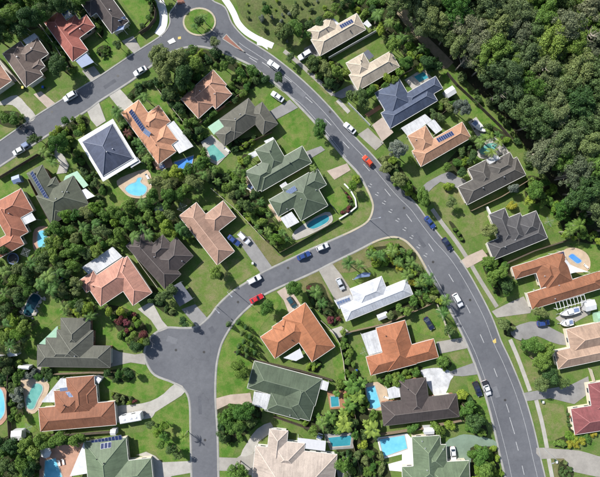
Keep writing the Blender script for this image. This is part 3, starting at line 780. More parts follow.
    def solar(s, p0, p1, n, rows=1, wide=True, pale=False, gap=1.05, skip=()):
        """row of panels between two pixels on the roof"""
        for r in range(rows):
            for k in range(n):
                if (r, k) in skip: continue
                t = (k + 0.5) / n
                x = p0[0] + (p1[0] - p0[0]) * t; y = p0[1] + (p1[1] - p0[1]) * t
                a0, n0 = s.on_roof(*p0); a1, n1 = s.on_roof(*p1)
                mid = ((p0[0] + p1[0]) / 2, (p0[1] + p1[1]) / 2)
                am, nm = s.on_roof(*mid)
                ax = (a1 - a0); ax = (ax - nm * ax.dot(nm)); L = ax.length; ax.normalize()
                ay = nm.cross(ax)
                pos = am + ax * ((t - 0.5) * L) + ay * (-r * 1.74) + nm * 0.03
                sx = min(1.0, L / n / 1.04) if wide else 1
                rot = Matrix((ax, ay, nm)).transposed().to_4x4()
                o = link('solar_panel', panel_me, s.root)
                o.matrix_local = Matrix.Translation(pos) @ rot @ Matrix.Diagonal((L / n / gap, 1, 1, 1))
                link('cells', cell_l if pale else cell_me, o)
    def cover(s, pts, mat='white_metal', z=2.55, name='patio_roof', posts=True, tilt=0.0):
        zs = z
        vs = [G(x, y, zs) for x, y in pts]
        vs = [Vector((v.x - s.c.x, v.y - s.c.y, zs)) for v in vs]
        ar = sum(vs[i].x * vs[(i + 1) % len(vs)].y - vs[(i + 1) % len(vs)].x * vs[i].y for i in range(len(vs)))
        if ar < 0: vs.reverse()
        n = len(vs)
        v2 = vs + [v - Vector((0, 0, 0.09)) for v in vs]
        f = [tuple(range(n)), tuple(reversed(range(n, 2 * n)))] + [(k, k + n, (k + 1) % n + n, (k + 1) % n) for k in range(n)]
        f = [q if i == 0 else q for i, q in enumerate(f)]
        uv = [[(v2[k].xy.dot(s.U), v2[k].xy.dot(s.V)) for k in q] for q in f]
        o = link(name, mesh(name, v2, f, RM['sheet'] if mat == 'white_metal' and name != 'shade_sail' else M[mat], uv), s.root)
        # raised sheet joints
        L = max(((vs[(i + 1) % n] - vs[i]).length, i) for i in range(n))
        if posts:
            for v in vs:
                if not s.inside_walls(Vector((v.x, v.y)) + s.c, 0.5):
                    cv = sum(vs, Vector()) / n
                    q = v.lerp(cv, 0.05)
                    link('post', post_me, o, (q.x, q.y, 0), 0, (1, 1, zs - 0.09))
        return o

def t6(ox, oy, *w): return [(ox + a / 5.96, oy + b / 5.96, c / 5.96, d / 5.96) for a, b, c, d in w]
h = House('H1', 'red', -36, t6(0, 0, (262, 132, 114, 290), (361, 200, 190, 86), (328, 175, 149, 96)), 'red tiled house with a blue-grey carport beside the oval flower bed', 'red-roofed house', 'tanbrick')
h.cover(T6(0, 0, [(390, 78), (432, 58), (455, 84), (385, 118)])); h.cover(T6(0, 0, [(440, 350), (515, 318), (560, 370), (487, 405)]), 'steelblue', name='carport')
h.vents(T6(0, 0, [(335, 160), (480, 175)])); h.opening(92, 66, garage_me, 'garage_door')
h = House('H2', 'brown', -35, t6(0, 0, (15, 320, 125, 243), (87, 320, 165, 116), (60, 290, 75, 62), (130, 425, 130, 55)), 'brown tiled house with small white patio roof near the upper left corner', 'upper left brown house', 'tanbrick')
h.cover(T6(0, 0, [(135, 240), (205, 197), (230, 225), (155, 264)])); h.vents(T6(0, 0, [(105, 340), (190, 290)])); h.opening(38, 88, garage_me, 'garage_door')
h = House('H3', 'salmon', -35, t6(0, 0, (-130, 476, 160, 118)), 'corner of a salmon tiled house cut off by the left edge, near the top', 'salmon house', 'cream')
h.opening(6, 98, garage_me, 'garage_door')
h = House('H4', 'dkbrown', -36, t6(100, 0, (-77, -2, 125, 250), (-120, 10, 140, 110)), 'dark brown tiled house with blue shade sails at the top edge', 'dark brown top house', 'cream')
h.vents(T6(100, 0, [(60, 60)])); h.opening(128, 36, garage_me, 'garage_door'); h.cover([(86.5, -2), (92, -4), (95, 2), (89.5, 6)])
# navy pyramid roof on a flat white verandah slab
h = House('H5', 'navy', -31, [(82.3, 141.9, 35, 40)], 'navy tiled hip roof house edged by a wide white verandah roof', 'white-bordered navy house', 'wallwhite', 24)
W = h.w[0]
def slab(h, a, b, z0, z1, name, mat, off=(0, 0)):
    mb = MB(); q = [Vector((0, 0)) + h.U * (m * a) + h.V * (n * b) + Vector(off) for m, n in ((-1, -1), (1, -1), (1, 1), (-1, 1))]
    for z in (z0, z1): mb.v += [(p.x, p.y, z) for p in q]
    mb.f += [(3, 2, 1, 0), (4, 5, 6, 7), (0, 1, 5, 4), (1, 2, 6, 5), (2, 3, 7, 6), (3, 0, 4, 7)]
    return mb.build(name, M[mat], h.root)
vb = slab(h, 41 * KE / 2, 49 * KE / 2, 2.46, 2.54, 'verandah_roof', 'white_metal')
for m in (-1, -0.33, 0.33, 1):
    for n_ in (-1, -0.33, 0.33, 1):
        if max(abs(m), abs(n_)) == 1:
            p = h.U * (m * 19.6 * KE) + h.V * (n_ * 23.6 * KE); link('post', post_me, vb, (p.x, p.y, 0), 0, (1, 1, 2.46))
h.vents([(107, 152), (113, 149)]); h.opening(98, 120, door_me, 'door'); h.cover([(128, 161), (137, 157), (141, 162), (131, 168)], z=2.2)
h = House('H6', 'peach', -36, t6(100, 80, (125, 195, 130, 380), (220, 244, 160, 120), (265, 360, 160, 115)), 'orange tiled house with a long solar strip and white patio roof', 'orange solar house', 'cream')
h.cover(T6(100, 80, [(398, 265), (440, 243), (557, 395), (472, 438), (430, 380), (456, 362)])); h.solar(*T6(100, 80, [(185, 182), (258, 297)]), 10); h.solar(*T6(100, 80, [(262, 300), (300, 328)]), 4, pale=True)
h.vents(T6(100, 80, [(280, 275), (335, 388)]), vent_d); h.opening(127, 104, garage_me, 'garage_door')
h = House('H7', 'dkgreen', -29, t6(0, 160, (160, 80, 105, 335), (216, 216, 250, 190), (232, 155, 112, 62)), 'dark green roof house with a long blue solar strip by the left street', 'dark green solar house', 'redbrick', gutter='gutter_d')
h.cover(T6(0, 160, [(375, 130), (390, 95), (460, 65), (527, 150), (497, 168), (440, 95)]), 'mintsheet', z=2.45); h.cover(T6(0, 160, [(440, 200), (510, 170), (566, 215), (490, 245)]), z=2.5, name='shade_sail'); h.solar(*T6(0, 160, [(196, 72), (284, 247)]), 13)
h.vents(T6(0, 160, [(375, 190), (403, 190), (380, 340), (335, 230)])); h.opening(52, 165, door_me, 'door')
h = House('H8', 'orangered', -29, t6(0, 160, (-50, 267, 200, 150), (-80, 512, 200, 100), (-60, 275, 125, 245)), 'orange-red tiled house with square white patio at the left edge', 'orange-red house', 'cream')
h.cover(T6(0, 160, [(114, 315), (175, 290), (215, 356), (150, 386)])); h.vents(T6(0, 160, [(55, 318)]))
h = House('H9', 'salmon', -42, [(182, 98, 42, 20), (195, 86, 22, 31), (181, 99, 21, 26)], 'pale terracotta tiled house below the roundabout', 'pale terracotta house', 'cream')
h.cover([(210.5, 102), (216, 98), (219.5, 102.5), (214, 106.5)]); h.vents([(214.5, 94), (200, 91)]); h.opening(224, 78, door_me, 'door')
h = House('H10', 'olive', -36, t6(200, 80, (115, 235, 215, 148), (90, 318, 130, 94), (281, 196, 110, 160)), 'olive grey tiled house with a pale green carport beside a pool', 'olive grey house', 'redbrick', gutter='gutter_d')
h.cover(T6(200, 80, [(46, 280), (118, 230), (152, 275), (82, 326)]), 'mintsheet', name='carport'); h.vents(T6(200, 80, [(210, 232), (240, 205)])); h.opening(273, 112, garage_me, 'garage_door')
h = House('H11', 'green', -30, [(252, 175, 58, 19), (255, 150, 22, 30), (245, 172, 30, 23)], 'dark green metal roof house with two small white awnings', 'green awning house', 'cream')
h.cover([(248, 154), (258, 149.5), (261.5, 153.5), (251, 159)]); h.cover([(264, 141), (273, 137), (274.5, 139.5), (266, 143.5)], z=2.4); h.vents([(270, 151), (257, 165), (290, 163)], vent_d); h.opening(303, 152, garage_me, 'garage_door')
h = House('H12', 'green', -30, [(268.8, 200, 45, 19), (282, 188, 31, 38), (291.6, 184, 30, 18)], 'green metal roof house on the street corner with a pool below it', 'green corner house', 'wallwhite')
h.cover(T6(200, 160, [(478, 346), (546, 308), (592, 370), (520, 408)])); h.cover([(279.5, 185.5), (285.5, 181.5), (289, 186), (283, 190)], z=2.4); h.solar((286.5, 193.5), (296.5, 187.7), 6, pale=True); h.vents([(287, 209), (301, 199), (316, 190)]); h.opening(332, 178, garage_me, 'garage_door')
h = House('H13', 'pinkbrown', -38, [(179, 216, 22, 62), (201, 218, 28, 21)], 'pinkish brown L-shaped tiled house with a driveway of parked cars', 'pinkish brown house', 'tanbrick')
h.vents([(190, 207)], vent_d); h.opening(240, 247, garage_me, 'garage_door')
h = House('H14', 'dkbrown', -42, t6(100, 240, (155, 35, 130, 345), (314, 111, 190, 150), (262, 70, 150, 110)), 'dark brown tiled house with a dark grey carport above the cul-de-sac', 'dark brown carport house', 'tanbrick', gutter='gutter_d')
h.cover(T6(100, 240, [(405, 292), (480, 248), (554, 350), (475, 397)]), 'greysheet', name='carport'); h.vents(T6(100, 240, [(325, 100), (490, 125)])); h.opening(186, 305, garage_me, 'garage_door')
h = House('H15', 'coral', -34, [(85, 283, 46, 28), (108.3, 269, 23, 44), (78.5, 281, 18, 14)], 'coral pink roof house with a long white patio along its upper side', 'coral house', 'cream')
h.cover([(81.5, 267.5), (112.6, 246.7), (122.3, 256.5), (91.5, 277)]); h.vents([(93.5, 286.5), (124, 265.5)], vent_d); h.opening(146, 305, garage_me, 'garage_door')
h = House('H16', 'greygreen', 0.8, [(37.5, 345, 73, 21.5), (57, 330, 36, 36), (61, 318, 29, 34), (46, 338, 40, 28)], 'grey-green stepped hip roof house left of the cul-de-sac', 'grey-green house', 'redbrick', gutter='gutter_d')
h.cover(T6(0, 320, [(232, 142), (345, 35), (342, 100), (290, 148)]), 'mintsheet', z=2.4); h.opening(116, 357, garage_me, 'garage_door'); h.vents([(75, 356)])
h = House('H17', 'terracotta', -5, [(38.5, 408, 76, 23.5), (66, 378, 28, 40), (54, 391, 32, 28), (80, 386.5, 16, 24)], 'dark terracotta tiled house with a pool to its left', 'dark terracotta house', 'cream')
h.cover(T4(0, 357, [(163, 180), (240, 85), (270, 85), (268, 120), (222, 130), (216, 180)]), z=2.45); h.solar(*T4(0, 357, [(240, 132), (275, 130)]), 4, pale=True); h.solar(*T4(0, 357, [(262, 150), (297, 147)]), 4, pale=True); h.vents([(66, 406), (64.5, 405)], vent_d); h.opening(118, 412, garage_me, 'garage_door')
h = House('H18', 'green2', -6, [(84, 442, 42, 55), (105, 463, 46, 26)], 'mid green roof house with rows of solar panels at the bottom edge', 'bottom left green house', 'cream')
h.cover(T4(0, 357, [(277, 474), (334, 338), (350, 462)]), z=2.5, name='shade_sail'); h.solar(*T4(0, 357, [(363, 342), (485, 318)]), 9); h.solar(*T4(0, 357, [(400, 355), (443, 348)]), 3); h.opening(157, 462, garage_me, 'garage_door'); h.vents([(104, 463), (97, 459)], vent_d)
h = House('H19', 'orange', -34, [(282.5, 318, 27.5, 53), (260.4, 337, 45, 26), (272, 327, 16, 18)], 'orange tiled house with a long driveway below the red car', 'plain orange house', 'cream')
h.cover([(283.5, 358), (300, 348.5), (303.5, 357), (296, 361)], 'corrug', z=2.45); h.vents([(292, 340), (283, 326)], vent_d); h.opening(295, 306, garage_me, 'garage_door')
h = House('H20', 'green', 15, [(254.5, 361, 70, 28), (290, 371, 32, 43), (270, 390, 36, 21)], 'green metal roof house with a square white garage roof', 'green lower-street house', 'tanbrick')
h.cover([(254, 391.5), (271, 394.5), (268, 410.5), (252, 404.5)], z=3.0, name='garage_roof'); h.cover([(319, 378.5), (329, 382.5), (327, 391), (316.5, 388)]); h.vents([(290, 415)]); h.opening(250, 398, garage_me, 'garage_door')
h = House('H21', 'beige', 6, [(269.6, 429, 18.5, 50), (255.5, 446, 82, 50), (271, 440, 34, 30)], 'pale beige roof house at the bottom edge beside a curved path', 'beige house', 'wallwhite')
h.cover(T6(300, 397, [(-15, 243), (155, 262), (150, 322), (-15, 302)]), 'corrug'); h.opening(254, 462, garage_me, 'garage_door')
h = House('H22', 'white', -22, [(340, 306, 72, 16.5), (350, 289, 34, 22)], 'bright white metal roof house among palms on the corner block', 'white-roofed house', 'cream', 20)
h.cover([(334, 300.5), (351, 294.5), (355, 301.5), (339, 309)], z=2.6, name='carport'); h.cover([(353, 280), (358, 275), (364, 272.3), (371, 273), (369.5, 276.5), (361, 277.5)], 'steelblue', z=2.5, name='shade_sail'); h.opening(342, 296, garage_me, 'garage_door')
for r_ in range(2):
    for k in range(5):
        p = G(338.2 + 2.6 * k + 1.9 * r_, 303 - 0.95 * k + 3.3 * r_, 2.7); q = link('solar_panel', panel_me, h.root, (p.x - h.c.x, p.y - h.c.y, 2.6), h.th, (0.8, 0.62, 1)); link('cells', cell_l, q)
h = House('H23', 'rust', -15, [(366, 357, 70, 19), (376, 328, 30, 45)], 'bright orange tiled house with a white patio roof beside the main road', 'bright orange house', 'redbrick')
h.cover(T6(300, 320, [(363, 85), (466, 53), (512, 182), (410, 210)])); h.vents([(386, 336)], vent_d); h.opening(442, 347, garage_me, 'garage_door')
h = House('H24', 'dkbrown', -7, [(381, 403, 76, 23), (399, 381, 27, 38)], 'dark brown tiled house with pale patchy forecourt and narrow pool', 'dark brown pool house', 'redbrick', gutter='gutter_d')
h.cover(T4(300, 357, [(345, 127), (400, 108), (412, 156), (355, 167)])); h.vents([(408, 389)], vent_d); h.opening(440, 388, garage_me, 'garage_door')
h = House('H25', 'green2', -3, [(412, 437, 28, 48), (418, 446, 28, 26), (424, 463, 45, 32), (402, 467, 30, 24)], 'green roof house at the bottom edge with a white-edged pool', 'bottom right green house', 'cream')
h.vents([(425, 448), (422, 441), (427, 470), (443, 449)]); h.opening(452, 462, garage_me, 'garage_door')
h = House('H26', 'cream', -30, t6(300, 0, (65, 237, 315, 110), (45, 181, 165, 100)), 'cream tiled house with dark solar panels nearest the top edge', 'cream solar house', 'tanbrick')
h.cover(T6(300, 0, [(165, 118), (190, 97), (232, 140), (205, 165)]), 'corrug', z=2.6); h.cover(T6(300, 0, [(375, 140), (400, 118), (427, 150), (408, 165)]), z=2.4); h.solar(*T6(300, 0, [(240, 162), (314, 124)]), 6); h.vents(T6(300, 0, [(160, 178), (300, 185)]), vent_d); h.opening(306, 50, garage_me, 'garage_door')
h = House('H27', 'cream', -30, [(349, 75, 48, 18), (346, 63, 20, 22)], 'cream tiled L-shaped house without solar panels above the navy roof', 'plain cream house', 'tanbrick')
h.vents([(361, 61), (390, 63)], vent_d); h.opening(352, 94, garage_me, 'garage_door'); h.cover([(363, 53), (368, 49.5), (374, 56), (369, 60)], 'greysheet', z=2.5)
h = House('H28', 'navy2', -30.5, [(381, 113, 55, 18), (402, 96, 39, 14), (375, 93, 28, 30)], 'dark blue-grey metal roof house with a small pool behind', 'blue-grey house', 'wallwhite')
h.cover(T6(300, 80, [(430, 268), (490, 223), (557, 312), (490, 367)]), 'concrete_p', z=2.5, name='carport'); h.opening(380, 130, garage_me, 'garage_door')
h = House('H29', 'tan', -30, [(412, 151, 58, 18), (407.5, 136, 21, 25)], 'tan terracotta tiled house with two white patio roofs and solar row', 'tan house', 'cream')
h.cover([(401, 128), (425, 114), (432, 120), (408, 136.5)]); h.cover([(426.5, 124), (434, 119), (442.5, 129.5), (436, 134)]); h.solar(*T6(400, 80, [(222, 362), (316, 316)]), 8); h.vents([(416, 140)]); h.opening(412, 162, door_me, 'door')
h = House('H30', 'grey', -27, [(458, 187, 66, 20), (468, 169, 20, 25), (485, 165, 28, 20)], 'dark grey-brown tiled house with a small raised white patio roof', 'grey-brown house', 'cream')
h.cover(T4(450, 120, [(143, 157), (185, 135), (204, 158), (163, 184)]), z=2.95); h.vents([(483, 188), (504, 177)]); h.opening(458, 184, garage_me, 'garage_door')
h = House('H31', 'dkgrey', -22, [(487, 243, 58, 18), (489, 214.5, 17, 34), (511, 221, 27, 24), (498, 222, 24, 30)], 'charcoal tiled house with several hips below the grey-brown one', 'charcoal house', 'cream')
h.vents([(515, 240), (505, 247)]); h.opening(488, 250, garage_me, 'garage_door')
h = House('H32', 'rust2', -17, t6(500, 240, (162, 318, 440, 100), (70, 162, 270, 75), (195, 125, 130, 170), (225, 112, 160, 190), (470, 225, 150, 80)), 'large orange-brown tiled house with cream walls and shade sails at the right', 'orange-brown house', 'cream')
h.vents(T6(500, 240, [(350, 270), (327, 350), (265, 215), (200, 295)])); h.opening(528, 305, garage_me, 'garage_door')
h = House('H33', 'ptan', -12, t6(500, 320, (325, 187, 320, 108), (395, 55, 260, 150)), 'pinkish tan tiled house at the right edge behind two boats', 'pinkish tan house', 'cream')
h.opening(556, 350, garage_me, 'garage_door')
h = House('H34', 'maroon', -9, [(571, 409, 60, 26), (588, 384, 40, 30)], 'maroon metal roof house at the right edge', 'maroon house', 'cream')
h.opening(572, 415, door_me, 'door')

# ---------------------------------------------------------------- pools
def pool(outline_px, label, water='pool_a', deck=None, deckmat='paving_t', coping='concrete_l', sm=True, cat='pool'):
    c = (sum(p[0] for p in outline_px) / len(outline_px), sum(p[1] for p in outline_px) / len(outline_px))
    root = empty('pool', G(*c)); tag(root, label, cat)
    pts = smooth(outline_px, 4, True) if sm else outline_px
    def rel(o):
        o.parent = root; o.location = -root.location; return o
    if deck:
        pool.n += 1
        dk = smooth(deck, 3, True) if sm else deck
        rel(sheet('deck', dk, 0.125 + 0.0008 * pool.n, M[deckmat], None, 0.08)); EXCL.append(dk)
    rel(sheet('water', pts, 0.165, M[water])); EXCL.append(pts)
    rel(ribbon('coping', list(pts) + [pts[0]], 0.35, 0.19, M[coping], None, 0.15, sm=0))
    return root
pool.n = 0
pool(T6(100, 160, [(150, 170), (180, 142), (212, 130), (225, 106), (252, 106), (244, 132), (280, 160), (275, 195), (245, 215), (200, 212), (165, 195)]), 'freeform light blue pool below the navy roof', 'pool_a',
     T6(100, 160, [(100, 125), (200, 75), (285, 60), (312, 140), (290, 200), (262, 228), (185, 222), (140, 190)]), 'paving_t')
pool(T4(150, 120, [(223, 112), (252, 93), (302, 145), (264, 168), (240, 152)]), 'aqua rectangular pool with pale paving left of the olive grey house', 'pool_g', T4(150, 120, [(203, 88), (245, 58), (322, 125), (268, 180), (238, 165)]), 'concrete_l', sm=False)
pool(T6(300, 160, [(38, 388), (75, 355), (150, 325), (176, 343), (160, 375), (85, 412), (45, 403)]), 'teal pool beside the corner green house', 'pool_t', T6(300, 160, [(-30, 420), (150, 310), (195, 345), (165, 390), (-20, 477)]), 'concrete_l')
pool([(38.5, 232), (46.5, 231), (48, 242), (44, 248), (38, 246)], 'pale aqua pool with pink edging at the left, near the orange-red house', 'pool_a', [(35, 229), (48, 227), (51, 243), (46, 252), (37, 253), (33, 244)], 'paving_pk')
pool(T6(0, 240, [(148, 400), (195, 318), (247, 345), (215, 400), (190, 452), (143, 442)]), 'dark rock-edged pond in the left garden', 'pool_d', cat='pond')
pool([(-4, 389), (3, 391), (5.5, 405), (4, 415), (-3, 419)], 'pale pool cut off by the left edge', 'pool_a', [(-6, 384), (5, 387), (8.5, 405), (6, 420), (-5, 424)], 'paving_pk')
pool(T4(0, 357, [(113, 145), (138, 105), (165, 108), (172, 130), (152, 170), (135, 205), (110, 203), (103, 172)]), 'green kidney-shaped pool left of the dark terracotta house', 'pool_g', T4(0, 357, [(80, 88), (140, 85), (190, 100), (195, 130), (170, 180), (140, 222), (105, 215), (95, 150)]), 'paving_t')
pool(T4(0, 357, [(172, 500), (180, 410), (222, 400), (248, 470), (248, 500)]), 'light blue pool with terracotta paving at the bottom left', 'pool_a', T4(0, 357, [(160, 365), (335, 335), (285, 480), (285, 510), (155, 510)]), 'paving_pk', sm=False)
pool(T4(300, 357, [(262, 120), (297, 112), (312, 160), (322, 195), (300, 207), (276, 200), (265, 160)]), 'narrow blue pool left of the dark brown house', 'pool_a', T4(300, 357, [(255, 105), (310, 98), (345, 125), (352, 180), (325, 212), (270, 210)]), 'paving_t', sm=False)
pool(T4(300, 357, [(313, 325), (415, 308), (427, 363), (330, 397)]), 'blue rectangular pool beside a white deck at the bottom', 'pool_a', T4(300, 357, [(305, 320), (425, 302), (450, 330), (452, 430), (415, 455), (355, 450), (350, 425), (405, 410), (405, 385), (325, 405)]), 'white_path', sm=False)
pool(T4(300, 357, [(108, 318), (205, 308), (200, 352), (128, 357)]), 'shaded dark blue pool behind the beige house', 'pool_t', T4(300, 357, [(95, 305), (215, 300), (212, 362), (120, 368)]), 'concrete_g', sm=False)
pool(T4(300, 0, [(448, 305), (490, 284), (512, 310), (474, 330)]), 'small square spa pool behind the blue-grey house', 'pool_t', T4(300, 0, [(415, 318), (490, 272), (530, 315), (450, 360)]), 'concrete_l', sm=False)
pool(T4(450, 120, [(115, 122), (150, 92), (190, 96), (168, 125), (130, 140)]), 'greenish pool above the grey-brown house', 'pool_g', T4(450, 120, [(105, 130), (140, 85), (180, 70), (235, 130), (200, 140), (130, 155)]), 'concrete_l')
pool(T6(500, 240, [(405, 97), (430, 80), (460, 100), (487, 125), (460, 142), (425, 118)]), 'small bright blue pool on round tan paving at right', 'pool_b', T6(500, 240, [(378, 62), (440, 45), (510, 75), (537, 130), (520, 185), (420, 190), (370, 120)]), 'paving_t')
pool(T4(150, 120, [(95, 168), (175, 140), (166, 186), (146, 214), (106, 192)]), 'bright blue pool below the white patio of the orange house', 'pool_b', sm=False)
pool([(330, 396), (338.5, 395.5), (339.5, 406), (331, 407)], 'small square spa on a timber deck beside the green house', 'pool_t', [(327, 391), (346, 390), (348, 408), (330, 409)], 'deckwood', sm=False, cat='spa')
struct(sheet('timber_deck', T6(300, 80, [(385, 205), (470, 150), (495, 165), (405, 222)]), 0.12, M['deckwood'], None, 0.1))
struct(sheet('patio_paving', T6(100, 160, [(310, 10), (420, -20), (440, 40), (340, 60)]), 0.1, M['paving_pk']))
struct(sheet('patio_paving', [(329, 330), (341, 326), (352, 333), (338, 338)], 0.1, M['concrete_l']))
struct(sheet('patio_paving', [(555, 318), (572, 308), (592, 303), (590, 314), (566, 327)], 0.1, M['concrete']))
struct(sheet('patio_paving', [(468, 122), (476, 117), (487, 131), (478, 138)], 0.1, M['concrete_l']))
struct(sheet('patio_paving', T6(200, 160, [(262, 95), (285, 85), (335, 180), (300, 200)]), 0.1, M['paving_t']))
struct(sheet('patio_paving', T6(200, 160, [(400, 265), (425, 262), (490, 360), (470, 370)]), 0.1, M['paving_t']))
struct(sheet('patio_paving', [(36, 389), (39, 345), (57, 326), (60, 332), (46, 350)], 0.0995, M['concrete']))
struct(sheet('patio_paving', [(335, 460), (347, 455), (352, 477), (340, 490)], 0.1, M['concrete_g']))

# ---------------------------------------------------------------- shade sails, sheds, fences, street furniture
def sail(pts, mat, label, z=2.6):
    c = (sum(p[0] for p in pts) / len(pts), sum(p[1] for p in pts) / len(pts))
    root = empty('shade_sail', G(*c)); tag(root, label, 'shade sail')
    n = len(pts); N = 6
    cor = [G(x, y, z + (0.35 if i % 2 else -0.25)) - root.location for i, (x, y) in enumerate(pts)]
    ct = sum(cor, Vector()) / n - Vector((0, 0, 0.15))
    ring = []
    for i in range(n):
        a, b = cor[i], cor[(i + 1) % n]
        for k in range(N):
            t = k / N; p = a.lerp(b, t); ring.append(p.lerp(ct, 0.16 * math.sin(math.pi * t)))
    v = [ct] + ring + [r.lerp(ct, 0.5) - Vector((0, 0, 0.05)) for r in ring]
    m = len(ring); f = []
    for k in range(m):
        k2 = (k + 1) % m
        f += [(1 + k, 1 + k2, 1 + m + k2, 1 + m + k), (1 + m + k, 1 + m + k2, 0)]
    link('cloth', mesh('cloth', v, f, M[mat], None, True), root)
    for p in cor: link('post', post_me, root, (p.x, p.y, 0), 0, (1, 1, p.z + 0.15))
    return root
sail(T6(100, 0, [(92, 112), (150, 95), (158, 112), (110, 125)]), 'steelblue', 'narrow blue sail over the edge of the dark brown roof, the upper one', 3.3)
sail(T6(100, 0, [(85, 190), (110, 158), (152, 146), (140, 175)]), 'steelblue', 'narrow blue sail over the edge of the dark brown roof, the lower one', 3.0)
sail(T6(500, 240, [(350, 145), (392, 112), (425, 150), (535, 192), (420, 200)]), 'white_metal', 'white shade sail beside the round pool paving', 3.0)
sail(T6(500, 240, [(318, 82), (378, 68), (396, 106), (350, 145)]), 'navy_cloth', 'navy shade sail beside the orange-brown house', 2.9)
sail(T6(0, 0, [(348, 90), (388, 65), (420, 48), (400, 85), (370, 105)]), 'blue_cloth', 'blue cloth behind the red-roofed house', 2.0)
sail(T6(0, 0, [(105, 175), (155, 165), (160, 200), (112, 210)]), 'blue_cloth', 'blue square canopy above the brown house near the left trees', 2.0)

def shed(px, py, wd, dp, ang, label, mat='white_metal', hgt=2.0):
    r = empty('garden_shed', G(px, py), -R(ang)); tag(r, label, 'shed')
    MB().box(-wd / 2, wd / 2, -dp / 2, dp / 2, 0, hgt).build('wall', M['corrug' if mat == 'white_metal' else mat], r)
    a, b = wd / 2 + 0.12, dp / 2 + 0.12
    mb = MB(); mb.v = [(-a, -b, hgt), (a, -b, hgt), (a, b, hgt), (-a, b, hgt), (-a, 0, hgt + 0.4), (a, 0, hgt + 0.4), (-a, -b, hgt - 0.06), (a, -b, hgt - 0.06), (a, b, hgt - 0.06), (-a, b, hgt - 0.06)]
    mb.f = [(0, 1, 5, 4), (2, 3, 4, 5), (0, 4, 3), (1, 2, 5), (0, 6, 7, 1), (2, 8, 9, 3), (6, 9, 8, 7)]
    mb.build('roof', M[mat], r)
    MB().box(-0.45, 0.45, -dp / 2 - 0.03, -dp / 2 - 0.003, 0.02, 1.85).build('door', M['greysheet'], r)
    EXCL.append([(px + i * wd / S / 2, py + j * dp / S / 2) for i, j in ((-1, -1), (1, -1), (1, 1), (-1, 1))])
for a in [(21, 432.5, 3.2, 2.9, -3, 'white garden shed left of the dark terracotta house'), (16.5, 350.5, 2.8, 2.4, -8, 'small white shed left of the grey-green house'), (448, 94, 3.0, 2.5, -32, 'white shed right of the blue-grey house'),
          (116, 429.5, 1.5, 1.7, 0, 'small white box between caravan and dark terracotta house'), (100.5, 377.5, 1.9, 1.6, 30, 'small white box right of the terracotta roof peak'), (3, 356.5, 2.2, 1.2, 8, 'low white shed at the left edge'),
          (427, 428, 3.0, 2.0, -3, 'white flat shed between two round bushes'), (381.5, 315, 3.2, 1.6, -22, 'small white lean-to below the white-roofed house'), (586, 304.5, 3.2, 3.0, -14, 'pale grey shed beside the moored boat trailer'),
          (161, 209.5, 2.3, 1.6, -25, 'small white shelter among dense shrubs left of the pinkish brown house'), (28, 365.5, 3.2, 0.9, 5, 'long low white box below the grey-green house corner')]: shed(*a)
shed(19.5, 180, 2.4, 2.2, -20, 'small blue-roofed cubby beside the dark green house', 'steelblue', 1.5)
shed(598, 316, 3.5, 3.0, -10, 'green metal shed at the right edge', 'mintsheet', 2.2)

bay_me = {}
def fence(pts, mat, label, hgt=1.7, cat='fence', th=0.07):
    P = [G(x, y) for x, y in pts]
    root = empty('garden_wall' if cat == 'wall' else 'fence', P[0]); tag(root, label, cat)
    if mat not in bay_me:
        bay_me[mat] = (MB().box(0, 1, -th / 2, th / 2, 0.03, 0.98).box(-0.0, 1.0, -th * 0.75, th * 0.75, 0.96, 1.0).mesh('fence_panel', M[mat]), MB().box(-0.06, 0.06, -0.06, 0.06, 0, 1.03).mesh('post', M[mat]))
    for A, B in zip(P[:-1], P[1:]):
        L = (B - A).length; n = max(1, round(L / 2.6)); an = math.atan2((B - A).y, (B - A).x)
        for k in range(n):
            q = A.lerp(B, k / n) - P[0]
            link('fence_panel', bay_me[mat][0], root, q, an, (L / n, 1, hgt)); link('post', bay_me[mat][1], root, q, an, (1, 1, hgt))
    link('post', bay_me[mat][1], root, P[-1] - P[0], an, (1, 1, hgt))
    return root
